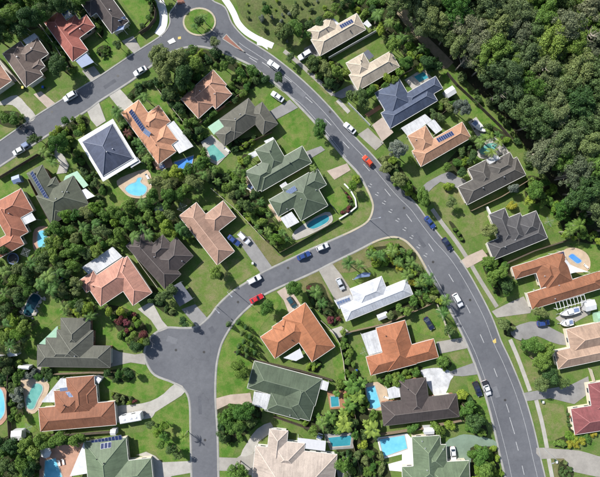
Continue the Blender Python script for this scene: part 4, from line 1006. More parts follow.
FENCES = [
    ([(328.5, 59.5), (352, 46), (377, 32)], 'corrug', 'grey fence between the two cream houses'),
    ([(446, 74), (456, 86), (470, 99), (499, 127), (510, 140)], 'timber_d', 'dark fence along the strip of grass by the woodland'),
    ([(0, 179), (20, 167), (40, 155)], 'timber_d', 'dark fence above the orange-red house at left'),
    ([(201, 124), (243, 94)], 'timber', 'timber fence between terracotta and olive grey houses'),
    ([(212, 189), (238, 211), (265, 240)], 'timber_p', 'pale fence right of the pinkish brown house'),
    ([(267, 240), (279, 253), (300, 241.5), (338, 220)], 'timber_d', 'dark fence below the corner green house'),
    ([(321, 320), (332, 330), (339, 342), (343, 360), (345, 378)], 'timber_p', 'pale fence beside the row of hedge shrubs'),
    ([(341.5, 333), (385.6, 323), (433, 302)], 'timber', 'long timber fence below the white-roofed house'),
    ([(436, 304), (443, 320), (449, 337)], 'timber_p', 'pale fence beside the main road near the bright orange house'),
    ([(235, 351), (257, 359.5), (300, 369.5), (332, 379)], 'timber_d', 'dark fence above the green house on the lower street'),
    ([(274, 415), (300, 424), (312, 428)], 'timber_d', 'dark fence above the beige house'),
    ([(380, 433), (420, 427), (460, 419)], 'timber', 'timber fence between dark brown and green houses at bottom'),
    ([(56, 373), (92, 371.5), (112, 372)], 'timber', 'timber fence between grey-green and dark terracotta houses'),
    ([(40, 435.5), (78, 433), (118, 430)], 'timber_d', 'dark fence below the dark terracotta house'),
    ([(470, 211), (500, 197), (531, 178)], 'timber', 'timber fence between grey-brown and charcoal houses'),
    ([(503, 264), (532, 251), (566, 240)], 'timber_d', 'dark fence between charcoal and orange-brown houses'),
    ([(130, 246), (145, 268), (159, 287)], 'timber_p', 'pale fence between coral and dark brown houses'),
    ([(157, 88), (174, 110), (193, 134)], 'timber_p', 'pale fence right of the orange house with solar strip'),
    ([(242, 147), (272, 133)], 'timber_d', 'dark fence between olive grey and green houses'),
    ([(31, 180), (43, 204), (57, 230)], 'timber_d', 'dark fence between orange-red and dark green houses'),
    ([(238, 200), (256, 193), (276, 183), (300, 171)], 'timber_d', 'dark fence between the two green houses'),
    ([(11, 372), (10, 400), (12, 436)], 'timber_d', 'dark fence beside the left edge pool'),
    ([(346, 380), (356, 420), (352, 440), (362, 477)], 'timber', 'timber fence through the banana plants'),
    ([(376, 91), (412, 70)], 'timber', 'timber fence above the blue-grey house'),
    ([(437, 118), (455, 103)], 'timber_d', 'dark fence above the tan house'),
    ([(140, 212), (165, 200), (195, 182)], 'timber_d', 'dark fence in the dense shrubs below the blue pool'),
    ([(42, 26), (58, 48), (72, 72)], 'timber_p', 'pale fence between the brown and the red-roofed houses'),
    ([(0, 58), (12, 72), (24, 86)], 'timber_p', 'pale fence left of the brown house at upper left'),
    ([(74, 2), (92, 26), (104, 40)], 'timber', 'timber fence between red and dark brown houses'),
    ([(555, 340), (580, 336), (600, 332)], 'timber', 'timber fence between two houses at the right edge') if False else ([(588, 368), (593, 384)], 'timber_p', 'short pale fence above the maroon house'),
]
for a in FENCES: fence(*a)
fence([(348, 104), (357, 113), (369.5, 126)], 'white_metal', 'white front fence of the blue-grey house', 1.4)
fence([(339, 219), (350, 212), (356, 207), (355, 199), (350, 190), (344, 184)], 'wallwhite', 'low curved white wall around the corner lawn', 0.6, 'wall', 0.3)
fence([(485.6, 207), (490, 216), (494, 226)], 'wallwhite', 'white wall left of the charcoal house', 1.3, 'wall')
fence([(336, 212), (330, 204), (326, 209)], 'glass', 'dark pool fence beside the corner house', 1.2)

fence([(141, 35), (150, 29), (156, 21), (157, 12), (153, 3), (147, -6)], 'timber_d', 'dark curved fence left of the roundabout', 1.8)
struct(ribbon('footpath', [(154, -10), (160, 2), (163.5, 14), (163, 25), (158, 35)], 2.6, 0.0745, M['white_path']))
def pergola(px, py, ang, L, D, label):
    o = empty('pergola', G(px, py, 2.4).xy.to_3d(), -R(ang)); tag(o, label, 'pergola')
    for j in (-1, 1):
        MB().box(-L / 2, L / 2, j * D / 2 - 0.06, j * D / 2 + 0.06, 2.3, 2.48).build('beam', M['white_metal'], o)
        for i in (-1, 0, 1): link('post', post_me, o, (i * (L / 2 - 0.2), j * D / 2, 0), 0, (1.4, 1.4, 2.3))
    n_ = int(L / 1.1)
    for k in range(n_ + 1):
        x = -L / 2 + 0.1 + (L - 0.2) * k / n_
        MB().box(x - 0.06, x + 0.06, -D / 2 - 0.3, D / 2 + 0.3, 2.481, 2.6).build('rafter', M['white_metal'], o)
pergola(570.5, 302, -16, 9.6, 2.1, 'white timber pergola along the lower side of the orange-brown house')
# rocks round the pond
rk = []; ROCKS = []
for v in range(3):
    bm = bmesh.new(); bmesh.ops.create_icosphere(bm, subdivisions=1, radius=1)
    for q in bm.verts: q.co *= random.uniform(0.7, 1.15); q.co.z *= 0.6
    me = bpy.data.meshes.new('rock'); bm.to_mesh(me); bm.free(); me.materials.append(M['rock']); rk.append(me)
for i, (x, y) in enumerate(T6(0, 240, [(232, 395), (240, 370), (258, 350), (268, 345), (220, 420), (208, 440), (195, 465), (130, 430), (140, 405), (105, 350), (120, 370), (200, 300), (225, 310)])):
    o = link('rock', rk[i % 3], None, G(x, y) + Vector((0, 0, 0.15)), i * 1.3, (0.55 + 0.3 * (i % 3), 0.5 + 0.25 * (i % 2), 0.7))
    tag(o, None, 'rock', 'boulders round the pond'); ROCKS.append(dict(o=o, px=(x, y)))

def street_light(px, py, toward, label, h=7.6):
    r = empty('street_light', G(px, py)); tag(r, label, 'street light')
    MB().tube((0, 0, 0), (0, 0, h), 0.09, 0.055, 8).build('pole', M['alu'], r)
    d = (G(*toward) - G(px, py)).normalized()
    MB().bar((0, 0, h - 0.05), tuple(d * 1.6 + Vector((0, 0, h + 0.25))), 0.06, 0.06).build('arm', M['alu'], r)
    e = d * 1.6 + Vector((0, 0, h + 0.25))
    MB().bar(tuple(e - d * 0.1), tuple(e + d * 0.55), 0.26, 0.1).build('lamp_head', M['alu'], r)
street_light(369.5, 220, (392, 215), 'grey street light on the rounded corner below the low white wall')
street_light(231.5, 289, (240, 297), 'grey street light left of the red car on the side street')
street_light(543, 448, (530, 452), 'grey street light by the footpath at lower right')
street_light(217, 306.5, (226, 315), 'grey street light at the mouth of the cul-de-sac', 3.5)

def trampoline(px, py, r, label):
    o = empty('trampoline', G(px, py)); tag(o, label, 'trampoline')
    n = 20; mb = MB()
    for k in range(n):
        a, b = 2 * math.pi * k / n, 2 * math.pi * (k + 1) / n
        mb.bar((r * math.cos(a), r * math.sin(a), 0.9), (r * math.cos(b), r * math.sin(b), 0.9), 0.32, 0.07)
    mb.build('pad', M['steelblue'], o)
    mesh_ = MB(); mesh_.v = [(r * 0.95 * math.cos(2 * math.pi * k / n), r * 0.95 * math.sin(2 * math.pi * k / n), 0.88) for k in range(n)]; mesh_.f = [tuple(range(n))]
    mesh_.build('mat', M['dark'], o)
    for k in range(6):
        a = math.pi * k / 3
        MB().tube((r * math.cos(a), r * math.sin(a), 0), (r * math.cos(a), r * math.sin(a), 0.88 if k % 2 else 2.3), 0.03, seg=6).build('leg', M['alu'], o)
trampoline(15, 258.5, 1.75, 'round blue-edged trampoline below the orange-red house')
trampoline(65.5, 283, 1.75, 'round blue-edged trampoline left of the coral house')

def umbrella(px, py, r, label, mat='white_metal'):
    o = empty('patio_umbrella', G(px, py, 0)); tag(o, label, 'umbrella')
    MB().tube((0, 0, 0), (0, 0, 2.5), 0.03, seg=6).build('pole', M['alu'], o)
    MB().tube((0, 0, 0), (0, 0, 0.08), 0.25, seg=10).build('base', M['dark'], o)
    v = [(0, 0, 2.6)] + [(r * math.cos(k * math.pi / 4), r * math.sin(k * math.pi / 4), 2.05) for k in range(8)]
    link('canopy', mesh('canopy', v, [(0, 1 + k, 1 + (k + 1) % 8) for k in range(8)], M[mat]), o)
umbrella(49.5, 449, 1.9, 'white umbrella on the terracotta pool paving')
umbrella(241, 452.5, 0.5, 'tiny white umbrella near the curved path') if False else None
def table_set(px, py, ang, label):
    o = empty('outdoor_table', G(px, py), -R(ang)); tag(o, label, 'table')
    MB().box(-0.9, 0.9, -0.5, 0.5, 0.68, 0.74).build('tabletop', M['steelblue'], o)
    for i in (-1, 1):
        for j in (-1, 1): MB().box(i * 0.8 - 0.04, i * 0.8 + 0.04, j * 0.42 - 0.04, j * 0.42 + 0.04, 0, 0.68).build('leg', M['alu'], o)
        MB().box(-0.8, 0.8, i * 0.95 - 0.16, i * 0.95 + 0.16, 0.4, 0.45).build('bench', M['white_metal'], o)
def lounger(px, py, ang, label):
    o = empty('sun_lounger', G(px, py) + Vector((0, 0, 0.12)), -R(ang)); tag(o, label, 'lounger', 'poolside loungers')
    MB().box(-0.6, 0.95, -0.32, 0.32, 0.28, 0.36).build('seat', M['wallwhite'], o)
    b_ = MB(); b_.loft([[(-0.6, -0.32, 0.28), (-0.6, 0.32, 0.28), (-0.6, 0.32, 0.36), (-0.6, -0.32, 0.36)], [(-1.05, -0.32, 0.62), (-1.05, 0.32, 0.62), (-1.0, 0.32, 0.7), (-1.0, -0.32, 0.7)]]); b_.build('backrest', M['wallwhite'], o)
    for i in (-0.5, 0.85):
        for j in (-0.27, 0.27): MB().box(i - 0.03, i + 0.03, j - 0.03, j + 0.03, 0, 0.28).build('leg', M['alu'], o)
for a in [(148, 177, 60, 'white lounger right of the freeform pool, upper of two'), (150.5, 182, 60, 'white lounger right of the freeform pool, lower of two'), (60, 462, 80, 'white lounger on terracotta paving, left of two'), (64, 461, 80, 'white lounger on terracotta paving, right of two'),
          (386, 397, 20, 'white lounger beside the narrow blue pool'), (585, 266, 40, 'white lounger on the round tan paving'), (46, 379, 30, 'white lounger above the kidney-shaped pool'), (227, 150, 40, 'white lounger beside the aqua pool')]: lounger(*a)
def clothesline(px, py, label):
    o = empty('clothesline', G(px, py)); tag(o, label, 'clothesline', 'rotary clotheslines')
    MB().tube((0, 0, 0), (0, 0, 2.1), 0.035, seg=6).build('pole', M['alu'], o)
    ln = MB()
    for k in range(4):
        a, b = k * math.pi / 2 + 0.4, (k + 1) * math.pi / 2 + 0.4
        MB().tube((0, 0, 1.9), (1.7 * math.cos(a), 1.7 * math.sin(a), 2.15), 0.025, seg=5).build('arm', M['alu'], o)
        for r_ in (0.8, 1.2, 1.65): ln.tube((r_ * math.cos(a), r_ * math.sin(a), 2.12), (r_ * math.cos(b), r_ * math.sin(b), 2.12), 0.012, seg=4)
    ln.build('line', M['alu'], o)
for a in [(184, 208, 'rotary clothesline on the lawn left of the pinkish brown house'), (32, 425, 'rotary clothesline left of the dark terracotta house'), (364, 350, 'rotary clothesline left of the bright orange house'), (545, 222, 'rotary clothesline right of the charcoal house'), (30, 252, 'rotary clothesline on the lawn below the left pool')]: clothesline(*a)
table_set(55.5, 272.5, 55, 'blue-topped outdoor table between the two trampolines')
table_set(163, 167, -30, 'blue-topped outdoor table below the orange house with solar strip')
table_set(250.5, 187, 30, 'white and blue outdoor table left of the two green houses')
table_set(319.5, 436, 20, 'outdoor table under plants near the beige house')
def bin_(px, py, mat, label):
    o = empty('wheelie_bin', G(px, py)); tag(o, label, 'bin')
    MB().box(-0.28, 0.28, -0.33, 0.33, 0.05, 0.95, -0.03, -0.03).build('body', M['plasticg'], o)
    MB().box(-0.33, 0.33, -0.38, 0.38, 0.96, 1.02).build('lid', M[mat], o)
    MB().tube((-0.3, 0.3, 0.1), (0.3, 0.3, 0.1), 0.1, seg=8).build('wheels', M['tyre'], o)
bin_(44.5, 88, 'blue_cloth', 'blue-lidded bin in front of the brown house at upper left')
bin_(24.5, 88.5, 'plasticy', 'yellow-lidded bin beside the brown house at upper left')
bin_(319, 309.5, 'plasticy', 'yellow-lidded bin left of the white-roofed house')
bin_(356, 369.5, 'blue_cloth', 'blue-lidded bin among hedge shrubs left of bright orange house')
bin_(253, 263, 'white_metal', 'white-lidded bin beside the driveway of the pinkish brown house')
bin_(555, 460.5, 'white_metal', 'white-lidded bin on the dry lawn at lower right')
bin_(541.5, 401, 'white_metal', 'white-lidded bin on the verge below the big tree at right')

# ---------------------------------------------------------------- vehicles
CAR = {}
def paint_mat(name, col):
    m, nt, n, l, b = nodes('paint_' + name)
    b.inputs['Base Color'].default_value = c4(col); b.inputs['Roughness'].default_value = 0.32
    b.inputs['Coat Weight'].default_value = 0.5; b.inputs['Coat Roughness'].default_value = 0.1
    r = ramp(n, [(0.3, mulc(col, 0.9)), (0.7, mulc(col, 1.04))]); l.new(noise(n, l, geo_pos(n), 1.2, 4), r.inputs[0]); l.new(r.outputs[0], b.inputs['Base Color'])
    return m
PAINT = {k: paint_mat(k, c) for k, c in dict(white=(0.62, 0.62, 0.62), silver=(0.5, 0.52, 0.54), red=(0.5, 0.025, 0.03), orange_red=(0.55, 0.06, 0.02), blue=(0.03, 0.06, 0.2), dark=(0.02, 0.022, 0.03), teal=(0.015, 0.06, 0.08), navy=(0.015, 0.02, 0.05)).items()}
def ring(x, hw, z0, z1):
    m = (z0 + z1) / 2
    return [(x, -hw * 0.88, z0), (x, -hw, m - 0.05), (x, -hw * 0.97, z1 - 0.08), (x, -hw * 0.85, z1), (x, hw * 0.85, z1), (x, hw * 0.97, z1 - 0.08), (x, hw, m - 0.05), (x, hw * 0.88, z0)]
def car_parts(kind):
    P = []
    if kind == 'sedan': st = [(-2.3, .70, .36, .74), (-2.2, .82, .28, .88), (-1.5, .9, .22, .95), (0, .92, .2, .95), (1.0, .91, .2, .93), (1.8, .87, .24, .84), (2.2, .78, .3, .74), (2.32, .62, .38, .62)]; cab = (-1.75, 1.0, -1.05, 0.2, .82, .62, 0.93, 1.43)
    elif kind == 'hatch': st = [(-2.02, .72, .36, .8), (-1.95, .84, .28, .95), (-1.2, .88, .22, .98), (0, .9, .2, .97), (0.9, .89, .2, .94), (1.6, .85, .24, .86), (1.98, .74, .3, .74), (2.05, .6, .38, .64)]; cab = (-1.9, 1.0, -1.5, 0.15, .82, .64, 0.95, 1.5)
    elif kind == 'wagon': st = [(-2.35, .78, .4, .9), (-2.28, .88, .32, 1.05), (-1.4, .93, .28, 1.08), (0, .95, .26, 1.08), (1.0, .94, .26, 1.06), (1.9, .9, .3, 1.0), (2.25, .8, .36, .9), (2.35, .66, .42, .75)]; cab = (-2.25, 1.0, -1.95, 0.3, .87, .7, 1.05, 1.75)
    else: st = [(-2.5, .86, .5, .92), (-2.4, .9, .4, .95), (-1.4, .92, .35, .95), (0, .94, .32, 1.0), (1.1, .93, .3, 1.04), (2.0, .9, .34, .98), (2.4, .8, .4, .88), (2.5, .66, .46, .72)]; cab = (-0.85, 1.25, -0.6, 0.5, .86, .68, 1.0, 1.7)
    bm = MB(); bm.loft([ring(*q) for q in st])
    x0, x1, t0, t1, w0, w1, z0, z1 = cab
    bm.loft([[(x0, -w0, z0 - .05), (x1, -w0, z0 - .05), (x1, w0, z0 - .05), (x0, w0, z0 - .05)], [(t0, -w1, z1), (t1, -w1, z1), (t1, w1, z1), (t0, w1, z1)]])
    me = bm.mesh('body', PAINT['white'])
    P.append(('body', me, 'paint', []))
    rf = MB(); rf.box(t0 + 0.02, t1 - 0.02, -w1 + 0.02, w1 - 0.02, z1 - 0.01, z1 + 0.035, 0.06, 0.06)
    P.append(('roof', rf.mesh('roof', PAINT['white']), 'paint', []))
    def pane(name, a, b, c, d, k0=0.08, k1=0.9):
        a, b, c, d = [Vector(q) for q in (a, b, c, d)]     # a,b bottom  c,d top
        nrm = (b - a).cross(d - a).normalized()
        def bl(s, t): return a.lerp(b, s).lerp(d.lerp(c, s), t)
        q = [bl(k0, 0.14), bl(1 - k0, 0.14), bl(1 - k0, k1), bl(k0, k1)]
        ctr = Vector((-0.3, 0, 1.0))
        if nrm.dot(q[0] - ctr) < 0: nrm = -nrm
        v = [p + nrm * 0.012 for p in q] + [p - nrm * 0.02 for p in q]
        f = [(0, 1, 2, 3), (0, 4, 5, 1), (1, 5, 6, 2), (2, 6, 7, 3), (3, 7, 4, 0)]
        P.append((name, mesh(name, v, f, M['glass']), None, []))
    zb = z0 - .02
    pane('windscreen', (x1, -w0, zb), (x1, w0, zb), (t1, w1, z1), (t1, -w1, z1), 0.04)
    pane('rear_window', (x0, -w0, zb), (x0, w0, zb), (t0, w1, z1), (t0, -w1, z1), 0.07)
    for sg in (-1, 1): pane('side_window', (x0, sg * w0, zb), (x1, sg * w0, zb), (t1, sg * w1, z1), (t0, sg * w1, z1), 0.1)
    hw = st[3][1]
    for x in (st[0][0] + 0.85, st[-1][0] - 0.9):
        for sg in (-1, 1):
            wt = MB().tube((0, -0.1, 0), (0, 0.1, 0), 0.32, seg=14).mesh('tyre', M['tyre']); rm = MB().tube((0, -0.105, 0), (0, 0.105, 0), 0.2, seg=10).mesh('rim', M['rim'])
            P.append(('wheel', None, (x, sg * (hw - 0.11), 0.32), [('tyre', wt), ('rim', rm)]))
    xf = st[-2][0]
    for sg in (-1, 1):
        P.append(('headlight', MB().box(xf - 0.16, xf + 0.09, sg * 0.6 - 0.16, sg * 0.6 + 0.16, st[-2][3] - 0.16, st[-2][3] - 0.005, 0.02, 0.02).mesh('headlight', M['lamp']), None, []))
        P.append(('taillight', MB().box(st[0][0] - 0.02, st[0][0] + 0.1, sg * 0.66 - 0.13, sg * 0.66 + 0.13, 0.6, 0.78).mesh('taillight', M['red_lens']), None, []))
        P.append(('mirror', MB().box(x1 - 0.45, x1 - 0.28, sg * (hw + 0.06) - 0.09, sg * (hw + 0.06) + 0.09, 0.95, 1.07).mesh('mirror', M['dark']), None, []))
    if kind == 'ute':
        P.append(('tray', MB().box(-2.42, -0.95, -0.78, 0.78, 0.945, 0.965).box(-2.42, -0.95, -0.88, -0.79, 0.9, 1.12).box(-2.42, -0.95, 0.79, 0.88, 0.9, 1.12).box(-2.5, -2.425, -0.88, 0.88, 0.9, 1.12).mesh('tray', M['dark']), None, []))
    return P
for k in ('sedan', 'hatch', 'wagon', 'ute'): CAR[k] = car_parts(k)
PM = {}
def car(px, py, ang, kind, paint, label, group='cars in the streets and driveways'):
    z = 0.11
    r = empty('parked_car', G(px, py, 0.9).xy.to_3d() + Vector((0, 0, z)), -R(ang)); tag(r, label, 'car', group)
    for name, me, arg, subs in CAR[kind]:
        if name == 'wheel':
            o = link(name, subs[0][1], r, arg)
            link('rim', subs[1][1], o)
        else:
            if arg == 'paint':
                key = (me.name, paint)
                if key not in PM:
                    PM[key] = me.copy(); PM[key].materials[0] = PAINT[paint]
                me = PM[key]
            link(name, me, r)
    return r
for a in [
    (70, 96.5, 150, 'wagon', 'white', 'white car parked at the upper kerb of the left street'),
    (140, 71, 150, 'sedan', 'white', 'white car beside the big tree on the upper left street'),
    (26, 130.5, 33, 'sedan', 'dark', 'black car turned across the left street'),
    (18.5, 151, 153, 'hatch', 'white', 'white car on the verge at the left street'),
    (274, 65.5, 217, 'wagon', 'white', 'white car driving below the bright footpath near the splitter island'),
    (277.5, 96.5, 215, 'sedan', 'white', 'white car parked on grass in front of the olive grey house'),
    (304.8, 55, 150, 'wagon', 'white', 'white car at the cream house with solar panels'),
    (349.8, 128, 222, 'sedan', 'white', 'white car parked at the kerb by the white front fence'),
    (367.8, 160.8, 228, 'hatch', 'orange_red', 'bright red car driving on the main road'),
    (430, 222.3, 52, 'sedan', 'blue', 'blue car at the right kerb, upper of the two'),
    (447.3, 244, 57, 'sedan', 'navy', 'dark navy car at the right kerb, lower of the two'),
    (457.8, 300.2, 60, 'wagon', 'white', 'white car driving on the main road below the palms'),
    (477.5, 389, 68, 'ute', 'navy', 'dark utility on the verge beside the white one'),
    (486.5, 388, 70, 'ute', 'white', 'white utility at the left kerb of the main road'),
    (303.8, 255.8, -24, 'sedan', 'blue', 'blue car on the side street above the palm garden'),
    (322.3, 247, -22, 'hatch', 'white', 'white car at the upper kerb near the side street mouth'),
    (340.3, 284, 65, 'hatch', 'silver', 'silver car on the driveway of the white-roofed house'),
    (254.3, 279.5, -27, 'wagon', 'white', 'white car at the kerb opposite the red car'),
    (256.6, 298.6, -27, 'sedan', 'red', 'red car at the kerb above the cypress row'),
    (291.8, 302.5, 56, 'hatch', 'teal', 'dark teal car on the driveway of the orange house'),
    (233.8, 240.5, 38, 'sedan', 'blue', 'blue car beside the pinkish brown house'),
    (244, 238, 45, 'wagon', 'white', 'white car at the head of the pinkish brown house driveway'),
    (429, 323.5, 58, 'sedan', 'navy', 'dark blue car on the lawn of the bright orange house'),
    (453.3, 454, 84, 'sedan', 'white', 'white car on green-tinted concrete at the bottom'),
    (543.5, 323, -8, 'hatch', 'blue', 'blue car on the grey driveway by the boats'),
    (98, 345, 0, 'sedan', 'white', 'x') if False else None,
]:
    if a: car(*a)

def caravan(px, py, ang, label):
    r = empty('caravan', G(px, py, 2.5).xy.to_3d() + Vector((0, 0, 0.12)), -R(ang)); tag(r, label, 'caravan')
    b = MB(); b.box(-3.6, 3.4, -1.2, 1.2, 0.45, 2.45, 0.06, 0.05).build('body', M['white_metal'], r)
    MB().box(-3.5, 3.3, -1.12, 1.12, 2.452, 2.55, 0.15, 0.15).build('roof', M['white_metal'], r)
    for x in (-2, 0.2, 1.8): MB().box(x - 0.35, x + 0.35, -0.3, 0.3, 2.55, 2.68, 0.05, 0.05).build('roof_hatch', M['corrug'], r)
    for sg in (-1, 1):
        for x in (-2.2, 0.8): MB().box(x - 0.6, x + 0.6, sg * 1.19 - 0.03, sg * 1.19 + 0.03, 1.3, 1.95).build('window', M['glass'], r)
        for x in (-0.55, 0.25):
            w_ = MB().tube((x, sg * 1.05 - 0.1, 0.32), (x, sg * 1.05 + 0.1, 0.32), 0.33, seg=14).build('wheel', M['tyre'], r)
    MB().bar((3.4, 0.5, 0.5), (4.7, 0, 0.5), 0.09, 0.1).bar((3.4, -0.5, 0.5), (4.7, 0, 0.5), 0.09, 0.1).tube((4.6, 0, 0), (4.6, 0, 0.6), 0.05, seg=6).build('drawbar', M['dark'], r)
caravan(130.5, 418.5, -10, 'long white caravan on the driveway right of the dark terracotta house')
def boat(px, py, ang, L, label):
    r = empty('boat', G(px, py, 1).xy.to_3d() + Vector((0, 0, 0.12)), -R(ang)); tag(r, label, 'boat', 'boats beside the right edge house')
    k = L / 6.0
    hull = MB(); rings = []
    for x, w_, zb in [(-3, 1.0, 0.6), (-1.5, 1.12, 0.55), (0, 1.12, 0.55), (1.5, 0.85, 0.6), (2.4, 0.45, 0.8), (3.0, 0.05, 1.1)]:
        rings.append([(x * k, -w_, 1.35 + 0.04 * (x + 3)), (x * k, -w_ * 0.8, 0.9), (x * k, 0, zb), (x * k, w_ * 0.8, 0.9), (x * k, w_, 1.35 + 0.04 * (x + 3)), (x * k, w_ * 0.75, 1.33), (x * k, 0, 1.36), (x * k, -w_ * 0.75, 1.33)])
    hull.loft(rings).build('hull', M['white_metal'], r)
    MB().box(-0.9 * k, 0.9 * k, -0.62, 0.62, 1.38, 1.95, 0.28, 0.12).build('cabin', M['wallwhite'], r)
    MB().box(0.55 * k, 0.86 * k, -0.55, 0.55, 1.45, 1.8, 0.1, 0.05).build('windscreen', M['glass'], r)
    MB().box(-2.7 * k, -1.2 * k, -0.6, 0.6, 1.37, 1.43).build('cockpit_floor', M['steelblue'], r)
    MB().box(-3.3 * k, -3.02 * k, -0.2, 0.2, 0.8, 1.7).build('outboard_motor', M['dark'], r)
    MB().box(-2.6 * k, 3.6 * k, -0.06, 0.06, 0.3, 0.4).box(-1, 1, -0.95, 0.95, 0.3, 0.38).build('trailer_frame', M['alu'], r)
    for sg in (-1, 1): MB().tube((-0.5, sg * 1.0 - 0.09, 0.3), (-0.5, sg * 1.0 + 0.09, 0.3), 0.3, seg=12).build('wheel', M['tyre'], r)
boat(569, 311.5, 165, 6.6, 'larger white boat on a trailer below the orange-brown house')
boat(566, 322.5, 170, 4.2, 'smaller white boat in front of the pinkish tan house')
boat(478.5, 127, 40, 5.0, 'white boat beside the palms right of the tan house')
def box_trailer(px, py, ang, label):
    r = empty('box_trailer', G(px, py) + Vector((0, 0, 0.05)), -R(ang)); tag(r, label, 'trailer')
    MB().box(-1.0, 1.0, -0.7, 0.7, 0.45, 0.9, -0.02, -0.02).build('body', M['steelblue'], r)
    MB().box(-0.95, 0.95, -0.65, 0.65, 0.905, 0.98, 0.1, 0.1).build('cover', M['steelblue'], r)
    MB().bar((1, 0, 0.45), (2.0, 0, 0.45), 0.08, 0.08).build('drawbar', M['dark'], r)
    for sg in (-1, 1): MB().tube((0, sg * 0.8 - 0.08, 0.28), (0, sg * 0.8 + 0.08, 0.28), 0.28, seg=12).build('wheel', M['tyre'], r)
box_trailer(26.5, 145.5, -30, 'small blue covered trailer beside the white car on the verge')

# ---------------------------------------------------------------- plants: templates
def leaf_mesh(name, pos, nrm, size, aspect=0.62, mat=None, rng=None):
    n = len(pos)
    nrm = nrm / np.linalg.norm(nrm, axis=1, keepdims=True)
    rnd = rng.normal(size=(n, 3)); t = np.cross(nrm, rnd); t /= np.linalg.norm(t, axis=1, keepdims=True) + 1e-9
    b = np.cross(nrm, t)
    s = (size * rng.uniform(0.65, 1.35, n))[:, None]
    a = t * s * 0.5; c = b * s * 0.5 * aspect
    v = np.stack([pos - a, pos - c * 0.9 + a * 0.1, pos + a, pos + c * 0.9 + a * 0.1], 1).reshape(-1, 3)
    me = bpy.data.meshes.new(name)
    me.vertices.add(4 * n); me.vertices.foreach_set('co', v.ravel())
    me.loops.add(4 * n); me.loops.foreach_set('vertex_index', np.arange(4 * n, dtype=np.int32))
    me.polygons.add(n); me.polygons.foreach_set('loop_start', np.arange(0, 4 * n, 4, dtype=np.int32))
    me.update(calc_edges=True)
    me.materials.append(mat)
    return me
def make_crown(Rr, hc, zs, seed, leaf, cover, nl, spread=0.66, lr=(0.3, 0.46), mat=None, flat=0.0):
    rng = np.random.default_rng(seed)
    # lobes: a few inside, the rest over the upper shell
    d = rng.normal(size=(nl, 3)); d[:, 2] = d[:, 2] * 0.8 + 0.35; d /= np.linalg.norm(d, axis=1, keepdims=True)
    rad = Rr * (lr[0] + (lr[1] - lr[0]) * rng.random(nl) ** 1.5)
    ctr = d * (Rr * spread * rng.uniform(0.45, 1.22, nl))[:, None]
    ctr[:, 0] *= rng.uniform(0.85, 1.1); ctr[:, 1] *= rng.uniform(0.85, 1.1)
    area = 4 * np.pi * rad ** 2
    N = int(area.sum() * cover / (leaf * leaf * 0.6 * 0.5))
    li = rng.choice(nl, N, p=area / area.sum())
    dr = rng.normal(size=(N, 3)); dr /= np.linalg.norm(dr, axis=1, keepdims=True)
    ph = 0.62 + 0.55 * rng.random(N) ** 0.8
    pos = ctr[li] + dr * (rad[li] * ph)[:, None]
    keep = (dr[:, 2] > -0.45) | (rng.random(N) < 0.35)
    for k in range(nl):
        dd = np.linalg.norm(pos - ctr[k], axis=1)
        keep &= (dd > rad[k] * 0.6) | (li == k)
    pos, dr = pos[keep], dr[keep]
    nrm = dr * 0.9 + rng.normal(size=pos.shape) * 0.5 + np.array([0, 0, 0.25])
    pos[:, 2] *= zs
    pos[:, 2] += hc
    return leaf_mesh('crown', pos, nrm, leaf, 0.7, mat, rng), ctr * np.array([1, 1, zs]) + np.array([0, 0, hc])
def make_trunk(ctr, hc, Rr, r0, seed, mat):
    rng = random.Random(seed)
    mb = MB(); z0 = -0.1; p = Vector((0, 0, z0)); fork = hc - 0.45 * Rr
    q = Vector((rng.uniform(-.08, .08) * Rr, rng.uniform(-.08, .08) * Rr, max(0.4, fork)))
    mb.tube(p, q, r0, r0 * 0.7, 8)
    for c in list(ctr)[:6]:
        c = Vector(c); m = q.lerp(c, 0.5) + Vector((0, 0, 0.06 * Rr))
        mb.tube(q, m, r0 * 0.5, r0 * 0.3, 6, False); mb.tube(m, c, r0 * 0.3, r0 * 0.1, 5, False)
    return mb.mesh('trunk', mat, True)
TPL = {}
def add_tpl(kind, Rr, hcf, zs, seeds, leaf, cover, nl, r0, mat, bark, **kw):
    for sd in seeds:
        cr, ctr = make_crown(Rr, hcf * Rr, zs, sd, leaf, cover, nl, mat=mat, **kw)
        tr = make_trunk(ctr, hcf * Rr, Rr, r0, sd, bark)
        TPL.setdefault(kind, []).append((Rr, hcf * Rr, cr, tr))
L0 = LEAF['green']
add_tpl('broad', 1.7, 1.6, 0.85, (1, 2, 3, 51), 0.25, 1.0, 18, 0.10, L0, M['bark'], lr=(0.18, 0.46))
add_tpl('broad', 2.6, 1.65, 0.85, (4, 5, 6, 52), 0.27, 1.0, 30, 0.15, L0, M['bark'], lr=(0.14, 0.4))
add_tpl('broad', 3.8, 1.65, 0.82, (7, 8, 9, 53), 0.29, 0.95, 48, 0.22, L0, M['bark'], lr=(0.12, 0.33))
add_tpl('gum', 3.4, 1.9, 0.85, (11, 12, 13, 54), 0.28, 0.85, 46, 0.2, L0, M['bark_p'], lr=(0.1, 0.32), spread=0.74)
add_tpl('gum', 5.0, 1.65, 0.78, (14, 15, 16, 17, 55, 56), 0.30, 0.8, 90, 0.28, L0, M['bark_p'], lr=(0.07, 0.25), spread=0.78)
add_tpl('shrub', 0.75, 0.75, 0.8, (21, 22, 23, 57), 0.18, 1.2, 9, 0.05, L0, M['bark'])
add_tpl('shrub', 1.35, 0.75, 0.8, (24, 25, 26, 58), 0.22, 1.1, 16, 0.07, L0, M['bark'])
